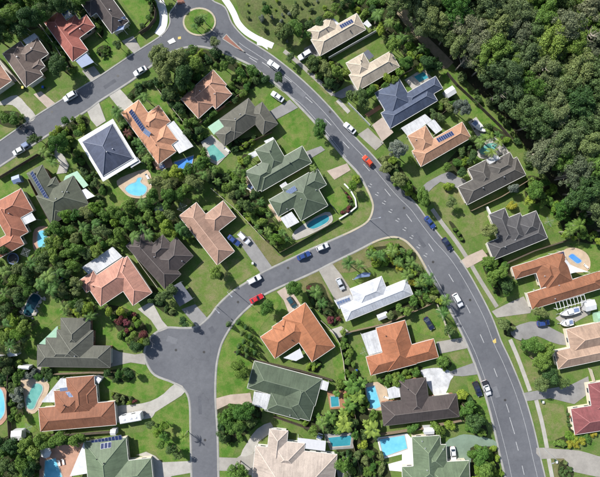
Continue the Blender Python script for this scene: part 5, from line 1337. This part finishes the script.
def conifer(seed):
    rng = np.random.default_rng(seed); N = 900
    z = rng.uniform(0, 1, N) ** 0.8; a = rng.uniform(0, 2 * np.pi, N); rr = (1 - z) * 1.0 * rng.uniform(0.6, 1.05, N) + 0.05
    pos = np.stack([rr * np.cos(a), rr * np.sin(a), 0.4 + z * 3.8], 1)
    nrm = np.stack([np.cos(a), np.sin(a), np.full(N, 0.5)], 1) + rng.normal(size=(N, 3)) * 0.4
    return (1.0, 2.0, leaf_mesh('crown', pos, nrm, 0.26, 0.6, LEAF['dark'], rng), MB().tube((0, 0, -0.1), (0, 0, 3), 0.1, 0.03, 6).mesh('trunk', M['bark']))
TPL['conifer'] = [conifer(31), conifer(32)]
def palm(seed, nf, Lf, h, leaflet, wide, name='palm', mat=None):
    rng = random.Random(seed); v = []; f = []
    for k in range(nf):
        az = 2 * math.pi * k / nf * 1.0 + rng.uniform(-.25, .25); el = rng.uniform(0.05, 1.0); L = Lf * rng.uniform(0.8, 1.1)
        p = Vector((0, 0, h)); segs = 9; pts = [p.copy()]; e = el
        for s_ in range(segs):
            d = Vector((math.cos(az) * math.cos(e), math.sin(az) * math.cos(e), math.sin(e))); p = p + d * (L / segs); pts.append(p.copy()); e -= (0.17 + 0.05 * rng.random())
        side = Vector((-math.sin(az), math.cos(az), 0))
        for i in range(segs):
            t = (i + 0.5) / segs; wl = leaflet * math.sin(math.pi * min(1, 0.12 + t * 0.9)) ** 0.6 * (1 if t < 0.8 else 0.75)
            a, b = pts[i], pts[i + 1]; fw = (b - a)
            if wide:      # undivided blade (banana): continuous strip, folded at the midrib
                w2 = leaflet * math.sin(math.pi * min(1, 0.1 + (i + 1) / segs * 0.92)) ** 0.6
                for sg in (-1, 1):
                    n = len(v); v += [a, b, b + side * (sg * w2) - Vector((0, 0, 0.18 * w2)), a + side * (sg * wl) - Vector((0, 0, 0.18 * wl))]; f.append((n, n + 1, n + 2, n + 3))
            else:
                for sg in (-1, 1):
                    for jj in (0.1, 0.6):
                        o = a + fw * jj; tip = o + side * (sg * wl) + fw.normalized() * wl * 0.55 - Vector((0, 0, wl * rng.uniform(0.25, 0.55)))
                        n = len(v); v += [o - fw * 0.06, o + fw * 0.34, tip + fw * 0.06, tip - fw * 0.06]; f.append((n, n + 1, n + 2, n + 3))
    cr = mesh('crown', v, f, mat)
    tr = MB(); q = Vector((0, 0, -0.1)); n = 5
    for i in range(n):
        q2 = Vector((0.12 * math.sin(i * 0.7 + seed), 0.1 * math.cos(i * 0.6 + seed) - 0.1, h * (i + 1) / n)) if i < n - 1 else Vector((0, 0, h + 0.05))
        tr.tube(q, q2, 0.17 - 0.012 * i, 0.158 - 0.012 * i, 8, False); q = q2
    return (Lf * 0.86, h, cr, tr.mesh('trunk', M['bark_p'], True))
TPL['palm'] = [palm(41, 12, 2.9, 5.6, 0.46, False, mat=LEAF['palm']), palm(42, 11, 2.6, 4.8, 0.44, False, mat=LEAF['palm']), palm(43, 14, 3.0, 6.2, 0.5, False, mat=LEAF['palm'])]
TPL['banana'] = [palm(44, 12, 2.1, 2.2, 0.38, True, mat=LEAF['banana']), palm(45, 14, 1.9, 1.8, 0.34, True, mat=LEAF['banana'])]
PLANTS = []
PR = random.Random(99)
NAMES = dict(broad=('tree', 'tree'), gum=('eucalyptus_tree', 'tree'), shrub=('shrub', 'shrub'), conifer=('conifer', 'tree'), palm=('palm_tree', 'palm'), banana=('banana_plant', 'plant'))
NOUN = dict(broad='tree', gum='gum tree', shrub='shrub', conifer='conical conifer', palm='palm', banana='banana plant')
def plant(kind, px, py, rpx, leaf, forest=False):
    r = rpx * S
    opts = TPL[kind]
    best = min(abs(math.log(o[0] / r)) for o in opts)
    o = PR.choice([q for q in opts if abs(math.log(q[0] / r)) < best + 0.08])
    sc = r / o[0]; 
    vs = PR.uniform(0.9, 1.12)
    zc = o[1] * sc * vs
    b = G(px, py, min(zc, 20)).xy
    root = empty(NAMES[kind][0], (b.x, b.y, 0), PR.uniform(0, 6.28)); el = PR.uniform(0.78, 1.28) if kind in ('shrub', 'broad', 'gum') else 1.0; root.scale = (sc * el, sc / el ** 0.7, sc * vs)
    c = link('crown', o[2], root); t = link('trunk', o[3], root)
    c.material_slots[0].link = 'OBJECT'; c.material_slots[0].material = LEAF[leaf]
    PLANTS.append(dict(o=root, kind=kind, px=(px, py), r=rpx, leaf=leaf, forest=forest))
    return root
HR = [(h_, q) for h_ in HOUSES.values() for q in h_.w]
def blocked(px, py, zc, pad=0.3):
    p = G(px, py, zc).xy
    for h_, (ct, a, b) in HR:
        d = p - ct
        if abs(d.dot(h_.U)) < a - 0.4 + pad and abs(d.dot(h_.V)) < b - 0.4 + pad: return True
    g = (300 + p.x / S, 238.5 - p.y / S)
    return any(inside(g, e) for e in EXCL)
def fill(poly, rmin, rmax, kinds, leaves, n=400, pack=0.72, seed=1, bed=True, maxn=999, forest=False):
    rng = random.Random(seed); out = []
    xs = [p[0] for p in poly]; ys = [p[1] for p in poly]
    if bed:
        fill.k += 1
        struct(sheet('garden_bed', smooth(poly, 3, True), 0.05 + 0.0003 * fill.k, M['bed']))
    sizes = sorted([rmin + (rmax - rmin) * rng.random() ** 1.4 for _ in range(n)], reverse=True)
    for r in sizes:
        for _ in range(4):
            p = (rng.uniform(min(xs), max(xs)), rng.uniform(min(ys), max(ys)))
            if not inside(p, poly): continue
            if any((p[0] - q[0]) ** 2 + (p[1] - q[1]) ** 2 < (pack * (r + q[2])) ** 2 for q in out): continue
            k = rng.choice(kinds)
            if k == 'broad' and r < 4.2: k = 'shrub'
            if blocked(p[0], p[1], {'shrub': 0.8, 'broad': 3.5}.get(k, 3.0)): continue
            out.append((p[0], p[1], r)); plant(k, p[0], p[1], r, 'palm' if k == 'palm' else ('banana' if k == 'banana' else rng.choice(leaves)), forest)
            break
        if len(out) >= maxn: break
fill.k = 0
# --- woodland at the upper right
fill([(376, -14), (400, -2), (428, 20), (456, 42), (476, 60), (498, 84), (517, 104), (526, 128), (550, 158), (576, 184), (602, 212), (622, 236), (622, -14)], 5.5, 18, ['gum'], ['gum', 'gum', 'gum2', 'gum2', 'green', 'green', 'gumg', 'olive', 'dark', 'mid'], 1800, 0.47, 5, False, forest=True)
# --- bare dead trees standing in the woodland
for i, (x, y, hh) in enumerate([(463, 62, 8), (478, 36, 12), (540, 70, 13), (572, 176, 11), (556, 120, 13), (585, 40, 14), (500, 92, 11)]):
    rng = random.Random(500 + i); mb = MB()
    top = Vector((rng.uniform(-.6, .6), rng.uniform(-.6, .6), hh)); mb.tube((0, 0, -0.1), tuple(top * 0.55), 0.24, 0.17, 7, False); mb.tube(tuple(top * 0.55), tuple(top), 0.17, 0.05, 6, False)
    lb = MB()
    for k in range(16):
        t = rng.uniform(0.5, 0.97); a = rng.uniform(0, 6.28); L = (1.15 - t) * hh * 0.45 + 0.6; o0 = top * t
        m = o0 + Vector((math.cos(a) * L * 0.5, math.sin(a) * L * 0.5, L * 0.25)); e = o0 + Vector((math.cos(a + .3) * L, math.sin(a + .3) * L, L * 0.7)); e2 = m + Vector((math.cos(a - .9) * L * .5, math.sin(a - .9) * L * .5, L * 0.4))
        lb.tube(o0, m, 0.08, 0.05, 5, False).tube(m, e, 0.05, 0.015, 4, False).tube(m, e2, 0.04, 0.012, 4, False)
    b = G(x, y, hh * 0.75).xy; r = empty('dead_tree', (b.x, b.y, 0)); mb.build('trunk', M['bark_p'], r); lb.build('branches', M['bark_p'], r)
    tag(r, 'bare pale dead tree in the woodland, ' + ['beside the strip of grass', 'near the top left of it', 'near its middle', 'lowest of all', 'right of centre', 'near the top right corner', 'above the tan house'][i], 'tree', 'dead trees of the woodland')
# --- single trees: kind, crown pixel, radius, leaf
SINGLES = [
    ('broad', 57, 66, 10.5, 'dark'), ('broad', 160, 58, 13, 'olive'), ('broad', 178, 60, 12, 'olive'), ('broad', 164, 73, 11, 'gum2'), ('broad', 183, 77, 12, 'dark'), ('broad', 196, 64, 9, 'mid'), ('broad', 172, 90, 8, 'dark'),
    ('broad', 320, 130, 10.5, 'green'), ('broad', 397, 149, 11, 'silver'), ('broad', 422, 196, 9.5, 'mid'), ('broad', 463, 108, 10, 'silver'), ('broad', 215, 43, 6, 'gum'), ('broad', 279, 78, 5.5, 'dark'), ('broad', 58, 144, 11, 'green'),
    ('broad', 35, 139, 6.5, 'dark'), ('broad', 240, 370, 10.5, 'green'), ('broad', 228, 416, 9.5, 'green'), ('broad', 243, 411, 10.5, 'green'), ('broad', 236, 426, 10.5, 'mid'), ('broad', 249, 421, 8, 'dark'), ('broad', 222, 436, 6, 'dark'), ('broad', 238, 471, 10, 'mid'),
    ('broad', 268, 308, 8.5, 'green'), ('broad', 295, 288, 9.5, 'green'), ('broad', 163, 297, 8, 'olive'), ('broad', 172, 290, 6.5, 'olive'), ('broad', 184, 322, 5.5, 'dark'), ('broad', 147, 342, 5, 'dark'), ('broad', 135, 346, 6.5, 'dark'),
    ('broad', 215, 272, 7, 'mid'), ('broad', 221, 276, 4.6, 'dark'), ('broad', 473, 420, 9.5, 'dark'), ('broad', 467, 409, 8, 'green'), ('broad', 481, 455, 9, 'green'), ('broad', 486, 472, 9, 'mid'), ('shrub', 412, 428, 5.5, 'mid'), ('shrub', 438, 428, 7, 'green'), ('shrub', 449, 425, 5, 'lime'), ('shrub', 461, 394, 5.5, 'lime'),
    ('broad', 534, 344, 9, 'mid'), ('broad', 546, 350, 8, 'green'), ('broad', 540, 362, 10.5, 'mid'), ('broad', 551, 375, 9, 'dark'), ('broad', 543, 384, 8, 'olive'), ('broad', 561, 383, 7, 'dark'), ('broad', 526, 346, 6, 'green'),
    ('broad', 497, 274, 11, 'green'), ('broad', 489, 262, 8, 'green'), ('broad', 506, 286, 8, 'dark'), ('broad', 541, 312, 7, 'olive'), ('broad', 503, 325, 6.5, 'olive'), ('broad', 451, 202, 6, 'olive'), ('broad', 489, 230, 8, 'olive'), ('broad', 537, 190, 9, 'green'), ('broad', 564, 207, 9.5, 'green'), ('shrub', 512, 206, 4.8, 'yellow'),
    ('broad', 514, 188, 5.5, 'silver'), ('broad', 313, 63, 8, 'dark'), ('broad', 325, 69, 8, 'olive'), ('broad', 337, 72, 7.5, 'mid'), ('broad', 330, 82, 6.5, 'dark'), ('broad', 362, 98, 9.5, 'dark'), ('broad', 352, 96, 6.5, 'dark'), ('broad', 371, 92, 6.5, 'green'), ('broad', 385, 168, 6.5, 'olive'), ('broad', 399, 178, 8, 'olive'), ('broad', 406, 186, 6.5, 'lime'), ('broad', 352, 186, 6, 'lime'),
    ('shrub', 356, 179, 4.5, 'lime'), ('broad', 285, 33, 8, 'dark'), ('broad', 297, 27, 8.5, 'green'), ('broad', 279, 30, 5.5, 'olive'), ('broad', 295, 12, 6, 'olive'), ('broad', 290, 58, 5, 'dark'), ('broad', 267, 10, 5, 'green'), ('broad', 199, 22, 5.5, 'dark'), ('palm', 203, 17, 5.5, 'palm'), ('palm', 195, 26, 5, 'palm'),
    ('palm', 184, 437, 5.5, 'banana'), ('broad', 164, 425, 5.5, 'lime'), ('broad', 157, 432, 4.5, 'lime'), ('broad', 165, 436, 5, 'mid'), ('broad', 161, 444, 5, 'mid'), ('broad', 171, 449, 5.5, 'dark'), ('broad', 178, 455, 5, 'dark'), ('broad', 150, 424, 5, 'olive'),
    ('palm', 143, 97, 8, 'palm'), ('palm', 117, 112, 8, 'palm'), ('palm', 128, 133, 5.5, 'red'), ('palm', 137, 142, 6, 'palm'), ('palm', 141, 150, 6, 'palm'), ('palm', 146, 158, 6, 'palm'), ('palm', 122, 122, 5.5, 'palm'),
    ('palm', 349, 263, 8.5, 'palm'), ('palm', 360, 265, 7, 'palm'), ('palm', 371, 255, 7.5, 'palm'), ('palm', 381, 256, 7, 'palm'), ('palm', 392, 251, 7.5, 'palm'), ('palm', 399, 262, 7, 'palm'), ('palm', 408, 275, 7.5, 'palm'), ('palm', 420, 283, 7.5, 'palm'), ('palm', 316, 292, 9, 'palm'), ('palm', 322, 303, 7, 'palm'),
    ('palm', 430, 279, 8, 'palm'), ('palm', 443, 313, 8, 'palm'), ('palm', 447, 300, 7.5, 'palm'), ('palm', 412, 262, 7, 'palm'), ('palm', 580, 225, 9, 'banana'), ('palm', 570, 232, 7, 'palm'), ('palm', 490, 135, 8, 'banana'), ('palm', 499, 142, 7, 'banana'), ('palm', 481, 142, 7, 'palm'), ('palm', 492, 152, 7, 'banana'),
    ('banana', 345, 424, 10, 'banana'), ('banana', 372, 430, 9.5, 'banana'), ('banana', 352, 386, 9.5, 'banana'), ('banana', 358, 396, 9, 'banana'), ('banana', 362, 383, 7, 'banana'), ('banana', 349, 405, 8, 'banana'), ('palm', 322, 424, 8, 'palm'), ('banana', 330, 418, 8, 'banana'),
    ('broad', 344, 464, 9, 'green'), ('palm', 48, 276, 9, 'palm'), ('palm', 40, 284, 8, 'palm'), ('palm', 51, 290, 8, 'palm'), ('broad', 80, 307, 7.5, 'gum'), ('shrub', 73, 305, 5, 'yellow'), ('broad', 3, 250, 6, 'dark'), ('broad', 246, 205, 7.5, 'dark'), ('broad', 195, 182, 8.5, 'olive'), ('broad', 207, 176, 7, 'olive'), ('broad', 186, 232, 6.5, 'dark'),
    ('broad', 448, 330, 6, 'dark'), ('broad', 443, 362, 6.5, 'mid'), ('broad', 231, 195, 5, 'olive'), ('palm', 313, 168, 5, 'palm'), ('shrub', 449, 187, 5, 'lime'), ('broad', 118, 45, 5, 'dark'), ('broad', 158, -6, 8, 'dark'), ('broad', 150, -4, 6, 'green'), ('broad', 168, -8, 7, 'dark'), ('broad', 464, 64, 5, 'silver'),
    ('palm', 402, 38, 7, 'palm'), ('palm', 378, 14, 8, 'palm'), ('palm', 390, 22, 7, 'palm'), ('broad', 428, 62, 8, 'dark'), ('broad', 393, 45, 8, 'mid'), ('broad', 405, 62, 7, 'mid'), ('palm', 45, 152, 7, 'palm'), ('palm', 52, 162, 6, 'palm'),
]
for q in [(238, 323), (246, 328), (242, 334), (250, 337), (244, 342), (252, 345), (239, 347), (246, 350), (238, 353), (247, 356), (255, 353), (228, 325)]: SINGLES.append(('conifer', q[0], q[1], 3.2, 'dark'))
for a in SINGLES: plant(*a)
# --- planting zones
GL = ['green', 'green', 'mid', 'dark', 'olive']
Z = [
    ([(-8, -8), (34, -8), (42, 10), (40, 26), (30, 30), (18, 28), (8, 40), (-8, 38)], 6, 12, ['broad'], ['green', 'dark', 'mid'], 80, 0.6),
    ([(34, -8), (86, -8), (80, 6), (62, 12), (44, 22), (40, 10)], 6, 11, ['broad'], ['dark', 'dark', 'green'], 60, 0.66),
    ([(41, 28), (48, 30), (62, 50), (74, 68), (68, 74), (54, 56)], 2.6, 5, ['broad', 'shrub'], GL, 60, 0.75),
    ([(78, 2), (84, 0), (98, 18), (104, 34), (98, 36), (86, 20)], 2.4, 4.5, ['shrub'], GL, 40, 0.75),
    ([(0, 112), (18, 112), (24, 122), (14, 128), (0, 124)], 3, 6, ['broad', 'palm'], GL, 30, 0.75),
    ([(142, 26), (152, 18), (156, 2), (148, -6), (150, 14), (140, 32)], 2.2, 4, ['shrub'], ['dark', 'green'], 20, 0.75),
    ([(186, 50), (206, 50), (222, 56), (248, 68), (262, 76), (256, 82), (238, 74), (222, 66), (206, 66), (200, 82), (190, 90), (180, 96), (176, 84)], 3, 6.5, ['broad', 'shrub'], ['green', 'lime', 'mid', 'dark'], 120, 0.72),
    ([(232, 80), (256, 72), (268, 78), (250, 90), (238, 96), (206, 120), (200, 116), (226, 100)], 2.8, 5, ['shrub'], ['dark', 'green', 'green'], 90, 0.7),
    ([(154, 82), (160, 80), (180, 104), (198, 126), (206, 142), (200, 148), (190, 136), (172, 110)], 2.6, 5, ['broad', 'shrub'], ['green', 'mid', 'dark'], 90, 0.72),
    ([(158, 78), (178, 96), (190, 112), (182, 116), (168, 98), (154, 84)], 4, 7, ['broad'], ['dark'], 30, 0.7),
    ([(127, 98), (134, 88), (150, 80), (152, 84), (140, 92), (132, 100)], 2.4, 4, ['shrub'], ['dark'], 30, 0.7),
    ([(112, 106), (122, 112), (136, 134), (156, 166), (148, 168), (134, 146), (118, 122)], 2.2, 4, ['shrub'], GL, 60, 0.8),
    ([(58, 122), (76, 114), (90, 120), (82, 134), (70, 140), (60, 152), (44, 158), (40, 152), (50, 138)], 2.6, 5, ['broad', 'shrub'], ['green', 'mid', 'lime'], 60, 0.75),
    ([(70, 150), (78, 150), (98, 180), (108, 190), (100, 200), (92, 188), (78, 166)], 2.6, 5, ['broad', 'shrub'], GL, 50, 0.75),
    ([(48, 236), (54, 218), (72, 208), (90, 206), (98, 200), (112, 214), (132, 198), (150, 192), (156, 180), (170, 172), (190, 166), (206, 160), (214, 172), (196, 188), (170, 206), (178, 220), (192, 242), (176, 236), (160, 232), (142, 236), (126, 244), (112, 244), (98, 254), (84, 262), (66, 268), (52, 258)], 3.4, 8, ['broad', 'broad', 'broad', 'palm'], ['green', 'mid', 'mid', 'lime', 'olive', 'green'], 560, 0.64),
    ([(-6, 262), (8, 268), (24, 266), (44, 244), (54, 256), (66, 268), (80, 286), (72, 298), (86, 300), (96, 310), (92, 318), (78, 316), (66, 316), (58, 300), (46, 290), (34, 286), (22, 298), (24, 318), (32, 322), (22, 344), (8, 362), (-6, 364)], 3.2, 7.5, ['broad', 'broad', 'palm'], ['green', 'mid', 'dark', 'olive', 'lime'], 500, 0.6),
    ([(-6, 364), (10, 360), (24, 366), (50, 370), (54, 376), (34, 378), (24, 384), (20, 400), (24, 414), (12, 420), (9, 388), (-6, 382)], 2.8, 5.5, ['broad', 'shrub'], ['green', 'dark', 'mid', 'silver'], 100, 0.72),
    ([(-6, 442), (12, 438), (28, 440), (44, 434), (74, 436), (80, 442), (60, 444), (44, 446), (40, 460), (38, 484), (-6, 484)], 3.6, 9, ['broad'], ['green', 'mid', 'dark'], 200, 0.58),
    ([(104, 306), (118, 306), (132, 312), (146, 326), (148, 338), (140, 352), (130, 348), (122, 336), (112, 322)], 2.6, 5, ['shrub', 'broad'], ['lime', 'green', 'mid', 'red'], 80, 0.8),
    ([(150, 286), (158, 290), (166, 306), (176, 314), (170, 316), (158, 308), (150, 300)], 2.6, 4.5, ['shrub'], ['dark', 'olive'], 30, 0.75),
    ([(106, 372), (128, 368), (136, 374), (128, 382), (112, 380)], 3, 5, ['broad'], ['dark', 'green'], 20, 0.75),
    ([(112, 392), (128, 396), (136, 402), (126, 404), (114, 400)], 1.8, 3, ['shrub'], ['olive', 'red', 'lime'], 20, 0.85),
    ([(204, 138), (210, 166), (222, 174), (236, 168), (244, 154), (252, 160), (244, 170), (246, 188), (262, 200), (274, 222), (290, 238), (276, 246), (266, 238), (252, 224), (238, 210), (226, 192), (212, 184), (200, 160)], 2.8, 5.5, ['broad', 'shrub', 'broad', 'palm'], ['green', 'mid', 'lime', 'dark'], 300, 0.64),
    ([(258, 136), (250, 148), (236, 152), (224, 142), (234, 140), (246, 138)], 2.2, 4, ['shrub'], ['lime', 'green', 'dark'], 30, 0.75),
    ([(366, 250), (384, 246), (402, 246), (414, 262), (426, 278), (444, 300), (436, 304), (418, 296), (406, 276), (392, 268), (374, 264)], 2.6, 5, ['shrub', 'broad', 'palm'], ['lime', 'green', 'mid', 'lime', 'yellow'], 180, 0.7),
    ([(384, 312), (414, 300), (432, 296), (436, 300), (412, 310), (388, 320)], 3.2, 5.5, ['broad'], ['olive', 'green', 'mid'], 40, 0.7),
    ([(306, 286), (322, 284), (330, 302), (340, 320), (334, 326), (322, 314), (312, 306)], 2, 4, ['shrub'], ['dark', 'olive', 'red'], 50, 0.78),
    ([(338, 330), (346, 330), (352, 360), (358, 378), (348, 380), (344, 356)], 2.8, 4.4, ['shrub', 'broad'], ['green', 'mid'], 50, 0.7),
    ([(336, 386), (346, 380), (366, 378), (370, 398), (378, 424), (376, 440), (366, 446), (352, 446), (342, 432), (314, 434), (302, 426), (306, 418), (330, 412)], 3, 6, ['broad', 'banana', 'shrub'], ['green', 'lime', 'dark'], 130, 0.74),
    ([(336, 450), (352, 446), (372, 446), (386, 462), (388, 484), (340, 484)], 2.4, 5, ['shrub', 'broad'], ['olive', 'dark', 'green'], 80, 0.78),
    ([(378, 380), (400, 370), (420, 366), (420, 372), (400, 380), (388, 386)], 3, 4.8, ['broad', 'shrub'], ['green', 'mid', 'lime'], 40, 0.7),
    ([(304, 66), (318, 56), (340, 64), (346, 74), (340, 88), (328, 90), (314, 76)], 2.6, 4.5, ['shrub'], ['mid', 'olive', 'lime'], 40, 0.78),
    ([(296, 34), (310, 22), (334, 8), (352, -4), (356, 4), (338, 14), (318, 26), (304, 38)], 3.4, 5.5, ['broad'], ['green', 'dark', 'mid'], 60, 0.66),
    ([(350, 0), (372, -6), (392, 8), (412, 34), (438, 60), (440, 68), (426, 72), (410, 64), (396, 46), (378, 30), (362, 16)], 3, 6, ['broad', 'palm', 'shrub'], ['green', 'lime', 'mid', 'dark'], 120, 0.76),
    ([(374, 88), (392, 74), (410, 64), (414, 68), (396, 80), (380, 92)], 3, 5, ['broad', 'shrub'], ['green', 'lime'], 40, 0.7),
    ([(426, 116), (438, 106), (450, 98), (458, 104), (446, 112), (434, 122)], 3, 4.8, ['broad'], ['olive', 'green'], 30, 0.68),
    ([(444, 168), (456, 152), (470, 142), (484, 124), (500, 130), (508, 138), (502, 150), (486, 146), (472, 160), (466, 172), (452, 176)], 2.8, 5.5, ['broad', 'palm', 'shrub'], ['green', 'lime', 'mid', 'dark'], 90, 0.74),
    ([(376, 160), (390, 156), (400, 166), (412, 184), (430, 200), (426, 206), (408, 196), (392, 182), (380, 170)], 2.6, 4.6, ['shrub'], ['olive', 'lime', 'dark'], 50, 0.76),
    ([(528, 176), (546, 182), (560, 196), (574, 206), (590, 218), (606, 240), (590, 244), (566, 236), (560, 222), (546, 206), (526, 200)], 3, 6, ['broad', 'shrub'], ['green', 'mid', 'lime'], 70, 0.78),
    ([(482, 258), (494, 252), (508, 266), (514, 284), (506, 296), (494, 280)], 3, 5, ['broad', 'shrub'], ['green', 'mid'], 40, 0.75),
    ([(552, 442), (570, 434), (586, 430), (594, 434), (578, 444), (560, 448)], 2.8, 4.6, ['shrub'], ['lime', 'mid', 'yellow'], 40, 0.7),
    ([(560, 462), (568, 460), (574, 474), (566, 484), (558, 474)], 1.8, 3, ['shrub'], ['olive', 'dark'], 14, 0.8),
    ([(460, 402), (474, 400), (488, 432), (480, 438), (466, 426)], 3, 5.5, ['broad', 'shrub'], ['green', 'dark'], 30, 0.75),
    ([(470, 448), (494, 444), (500, 470), (504, 484), (474, 484)], 3, 5.5, ['broad', 'shrub'], ['green', 'lime'], 30, 0.78),
    ([(218, 404), (246, 398), (262, 412), (256, 426), (240, 438), (228, 446), (218, 430)], 2.6, 5, ['shrub'], ['dark', 'green'], 40, 0.8),
    ([(310, 360), (322, 362), (318, 372), (308, 370)], 2.2, 3.4, ['shrub'], ['mid', 'lime'], 14, 0.75),
    ([(436, 362), (446, 356), (452, 364), (444, 370)], 2, 3.2, ['shrub'], ['lime', 'green'], 12, 0.78),
    ([(508, 322), (520, 330), (524, 342), (514, 338), (504, 334)], 1.8, 3.4, ['shrub'], ['olive', 'dark'], 14, 0.78),
    ([(98, 48), (105, 45), (111, 48), (109, 55), (101, 57), (97, 53)], 1.4, 2.6, ['shrub'], ['dark', 'green'], 22, 0.72),
    ([(192, 14), (206, 14), (210, 24), (202, 32), (192, 28)], 1.8, 3.4, ['shrub'], ['green', 'lime', 'dark'], 16, 0.78),
    ([(340, 186), (350, 196), (354, 206), (348, 212), (342, 215), (340, 212), (349, 204), (345, 194)], 1.4, 2.6, ['shrub'], ['dark', 'green', 'red'], 24, 0.78),
    ([(472, 288), (476, 286), (488, 308), (482, 310)], 1.6, 2.6, ['shrub'], ['dark', 'green'], 16, 0.8) if False else ([(483, 268), (487, 266), (500, 292), (496, 294)], 1.6, 2.6, ['shrub'], ['dark', 'green'], 16, 0.8),
    ([(449, 223), (453, 223), (465, 240), (461, 242)], 1.6, 2.4, ['shrub'], ['dark', 'green'], 16, 0.75),
    ([(566, 412), (570, 408), (574, 430), (570, 434)], 1.4, 2.4, ['shrub'], ['dark'], 14, 0.8),
]
for i, (poly, a, b, ks, ls, n, pk) in enumerate(Z): fill(poly, a, b, ks, ls, n, pk, 100 + i)
# loose shrubs on the rough grass at the top, and along the woodland edge
fill([(240, 0), (300, 0), (340, -6), (320, 16), (300, 34), (288, 46), (268, 36), (248, 22)], 1.2, 3.6, ['shrub'], ['olive', 'dark', 'gum', 'silver', 'lime'], 46, 1.5, 77, False)
fill([(440, 60), (452, 58), (476, 86), (500, 112), (520, 140), (550, 176), (540, 180), (512, 146), (484, 112)], 2.2, 5, ['shrub'], ['olive', 'gum', 'dark'], 40, 0.95, 78, False)

# --- the 300 largest shrubs stay single things, the small rest is one mass
sh = sorted([p for p in PLANTS if p['kind'] == 'shrub'], key=lambda p: -p['r'])[290:]
cols = sorted({p['leaf'] for p in sh}); vs, ms, cnt = [], [], 0
for p in sh:
    o = p['o']; cr = [c for c in o.children if c.name.startswith('crown')][0]; me = cr.data; n = len(me.vertices)
    a = np.empty(n * 3, dtype=np.float32); me.vertices.foreach_get('co', a); a = a.reshape(-1, 3) * np.array(o.scale)
    ca, sa = math.cos(o.rotation_euler.z), math.sin(o.rotation_euler.z)
    vs.append(np.stack([a[:, 0] * ca - a[:, 1] * sa + o.location.x, a[:, 0] * sa + a[:, 1] * ca + o.location.y, a[:, 2]], 1)); ms.append(np.full(n // 4, cols.index(p['leaf']), dtype=np.int32))
    for c in list(o.children): bpy.data.objects.remove(c)
    bpy.data.objects.remove(o)
if sh:
    PLANTS = [p for p in PLANTS if p not in sh]
    v = np.concatenate(vs); n = len(v) // 4
    me = bpy.data.meshes.new('ground_cover'); me.vertices.add(4 * n); me.vertices.foreach_set('co', v.ravel()); me.loops.add(4 * n); me.loops.foreach_set('vertex_index', np.arange(4 * n, dtype=np.int32))
    me.polygons.add(n); me.polygons.foreach_set('loop_start', np.arange(0, 4 * n, 4, dtype=np.int32)); me.polygons.foreach_set('material_index', np.concatenate(ms)); me.update(calc_edges=True)
    for c in cols: me.materials.append(LEAF[c])
    tag(link('ground_cover', me), 'low leafy ground cover and small shrubs filling the garden beds', 'ground cover', None, 'stuff')

# ---------------------------------------------------------------- labels of the plants
DIRS = ['right of', 'lower right of', 'below', 'lower left of', 'left of', 'upper left of', 'above', 'upper right of']
ORD = ['first', 'second', 'third', 'fourth', 'fifth', 'sixth', 'seventh', 'eighth', 'ninth', 'tenth', 'eleventh', 'twelfth', 'thirteenth', 'fourteenth', 'fifteenth', 'sixteenth', 'seventeenth', 'eighteenth']
LAND = [(h_.px, 'the ' + h_.short) for h_ in HOUSES.values()] + [((199, 22), 'the roundabout'), ((268, 20), 'the bright footpath at top'), ((165, 352), 'the cul-de-sac'), ((35, 300), 'the dark pond')]
keys = {}
for p in PLANTS:
    x, y = p['px']
    if p['forest']:
        # columns and rows of the woodland seen against the picture edges
        col = 'left' if x < 445 else ('middle' if x < 525 else 'right'); row = 'top' if y < 55 else ('middle' if y < 115 else 'lower')
        sz = 'large' if p['r'] > 12.5 else ('mid-sized' if p['r'] > 9 else 'small')
        base = f"{sz} {COLWORD[p['leaf']]} gum tree in the {row} {col} woodland"; grp = 'trees of the woodland'
    else:
        d, lp, nm = min((math.hypot(x - q[0][0], y - q[0][1]), q[0], q[1]) for q in LAND)
        an = math.degrees(math.atan2(y - lp[1], x - lp[0])) % 360
        rel = DIRS[int((an + 22.5) // 45) % 8]
        if nm == 'the roundabout' and d < 16: rel = 'on'
        big = dict(broad=(6, 9.5), shrub=(2.6, 4), palm=(6, 8), banana=(5, 8.5), conifer=(2, 4), gum=(8, 12))[p['kind']]
        sz = 'small' if p['r'] < big[0] else ('mid-sized' if p['r'] < big[1] else 'large')
        base = f"{sz} {COLWORD[p['leaf']]} {NOUN[p['kind']]} {rel} {nm}"
        grp = {'shrub': 'garden shrubs', 'palm': 'garden palms', 'banana': 'banana plants', 'conifer': 'row of conical conifers'}.get(p['kind'], 'garden trees')
    tag(p['o'], None, NAMES[p['kind']][1], grp)
    keys.setdefault(base, []).append(p)
keys['pale rounded boulder on the rim of the dark pond'] = ROCKS
for base, ps in keys.items():
    if len(ps) == 1: ps[0]['o']['label'] = base; continue
    dx = max(p['px'][0] for p in ps) - min(p['px'][0] for p in ps); dy = max(p['px'][1] for p in ps) - min(p['px'][1] for p in ps)
    ax = 0 if dx >= dy else 1
    ps.sort(key=lambda p: p['px'][ax])
    for i, p in enumerate(ps):
        e = ('leftmost', 'rightmost', 'from left') if ax == 0 else ('topmost', 'lowest', 'from top')
        suf = e[0] if i == 0 else (e[1] if i == len(ps) - 1 else f"{ORD[min(i, 17)]} {e[2]}")
        p['o']['label'] = base + ', ' + suf
print('PLANTS', {k: sum(1 for p in PLANTS if p['kind'] == k) for k in NAMES}, 'forest', sum(1 for p in PLANTS if p['forest']), 'objects', len(bpy.data.objects))
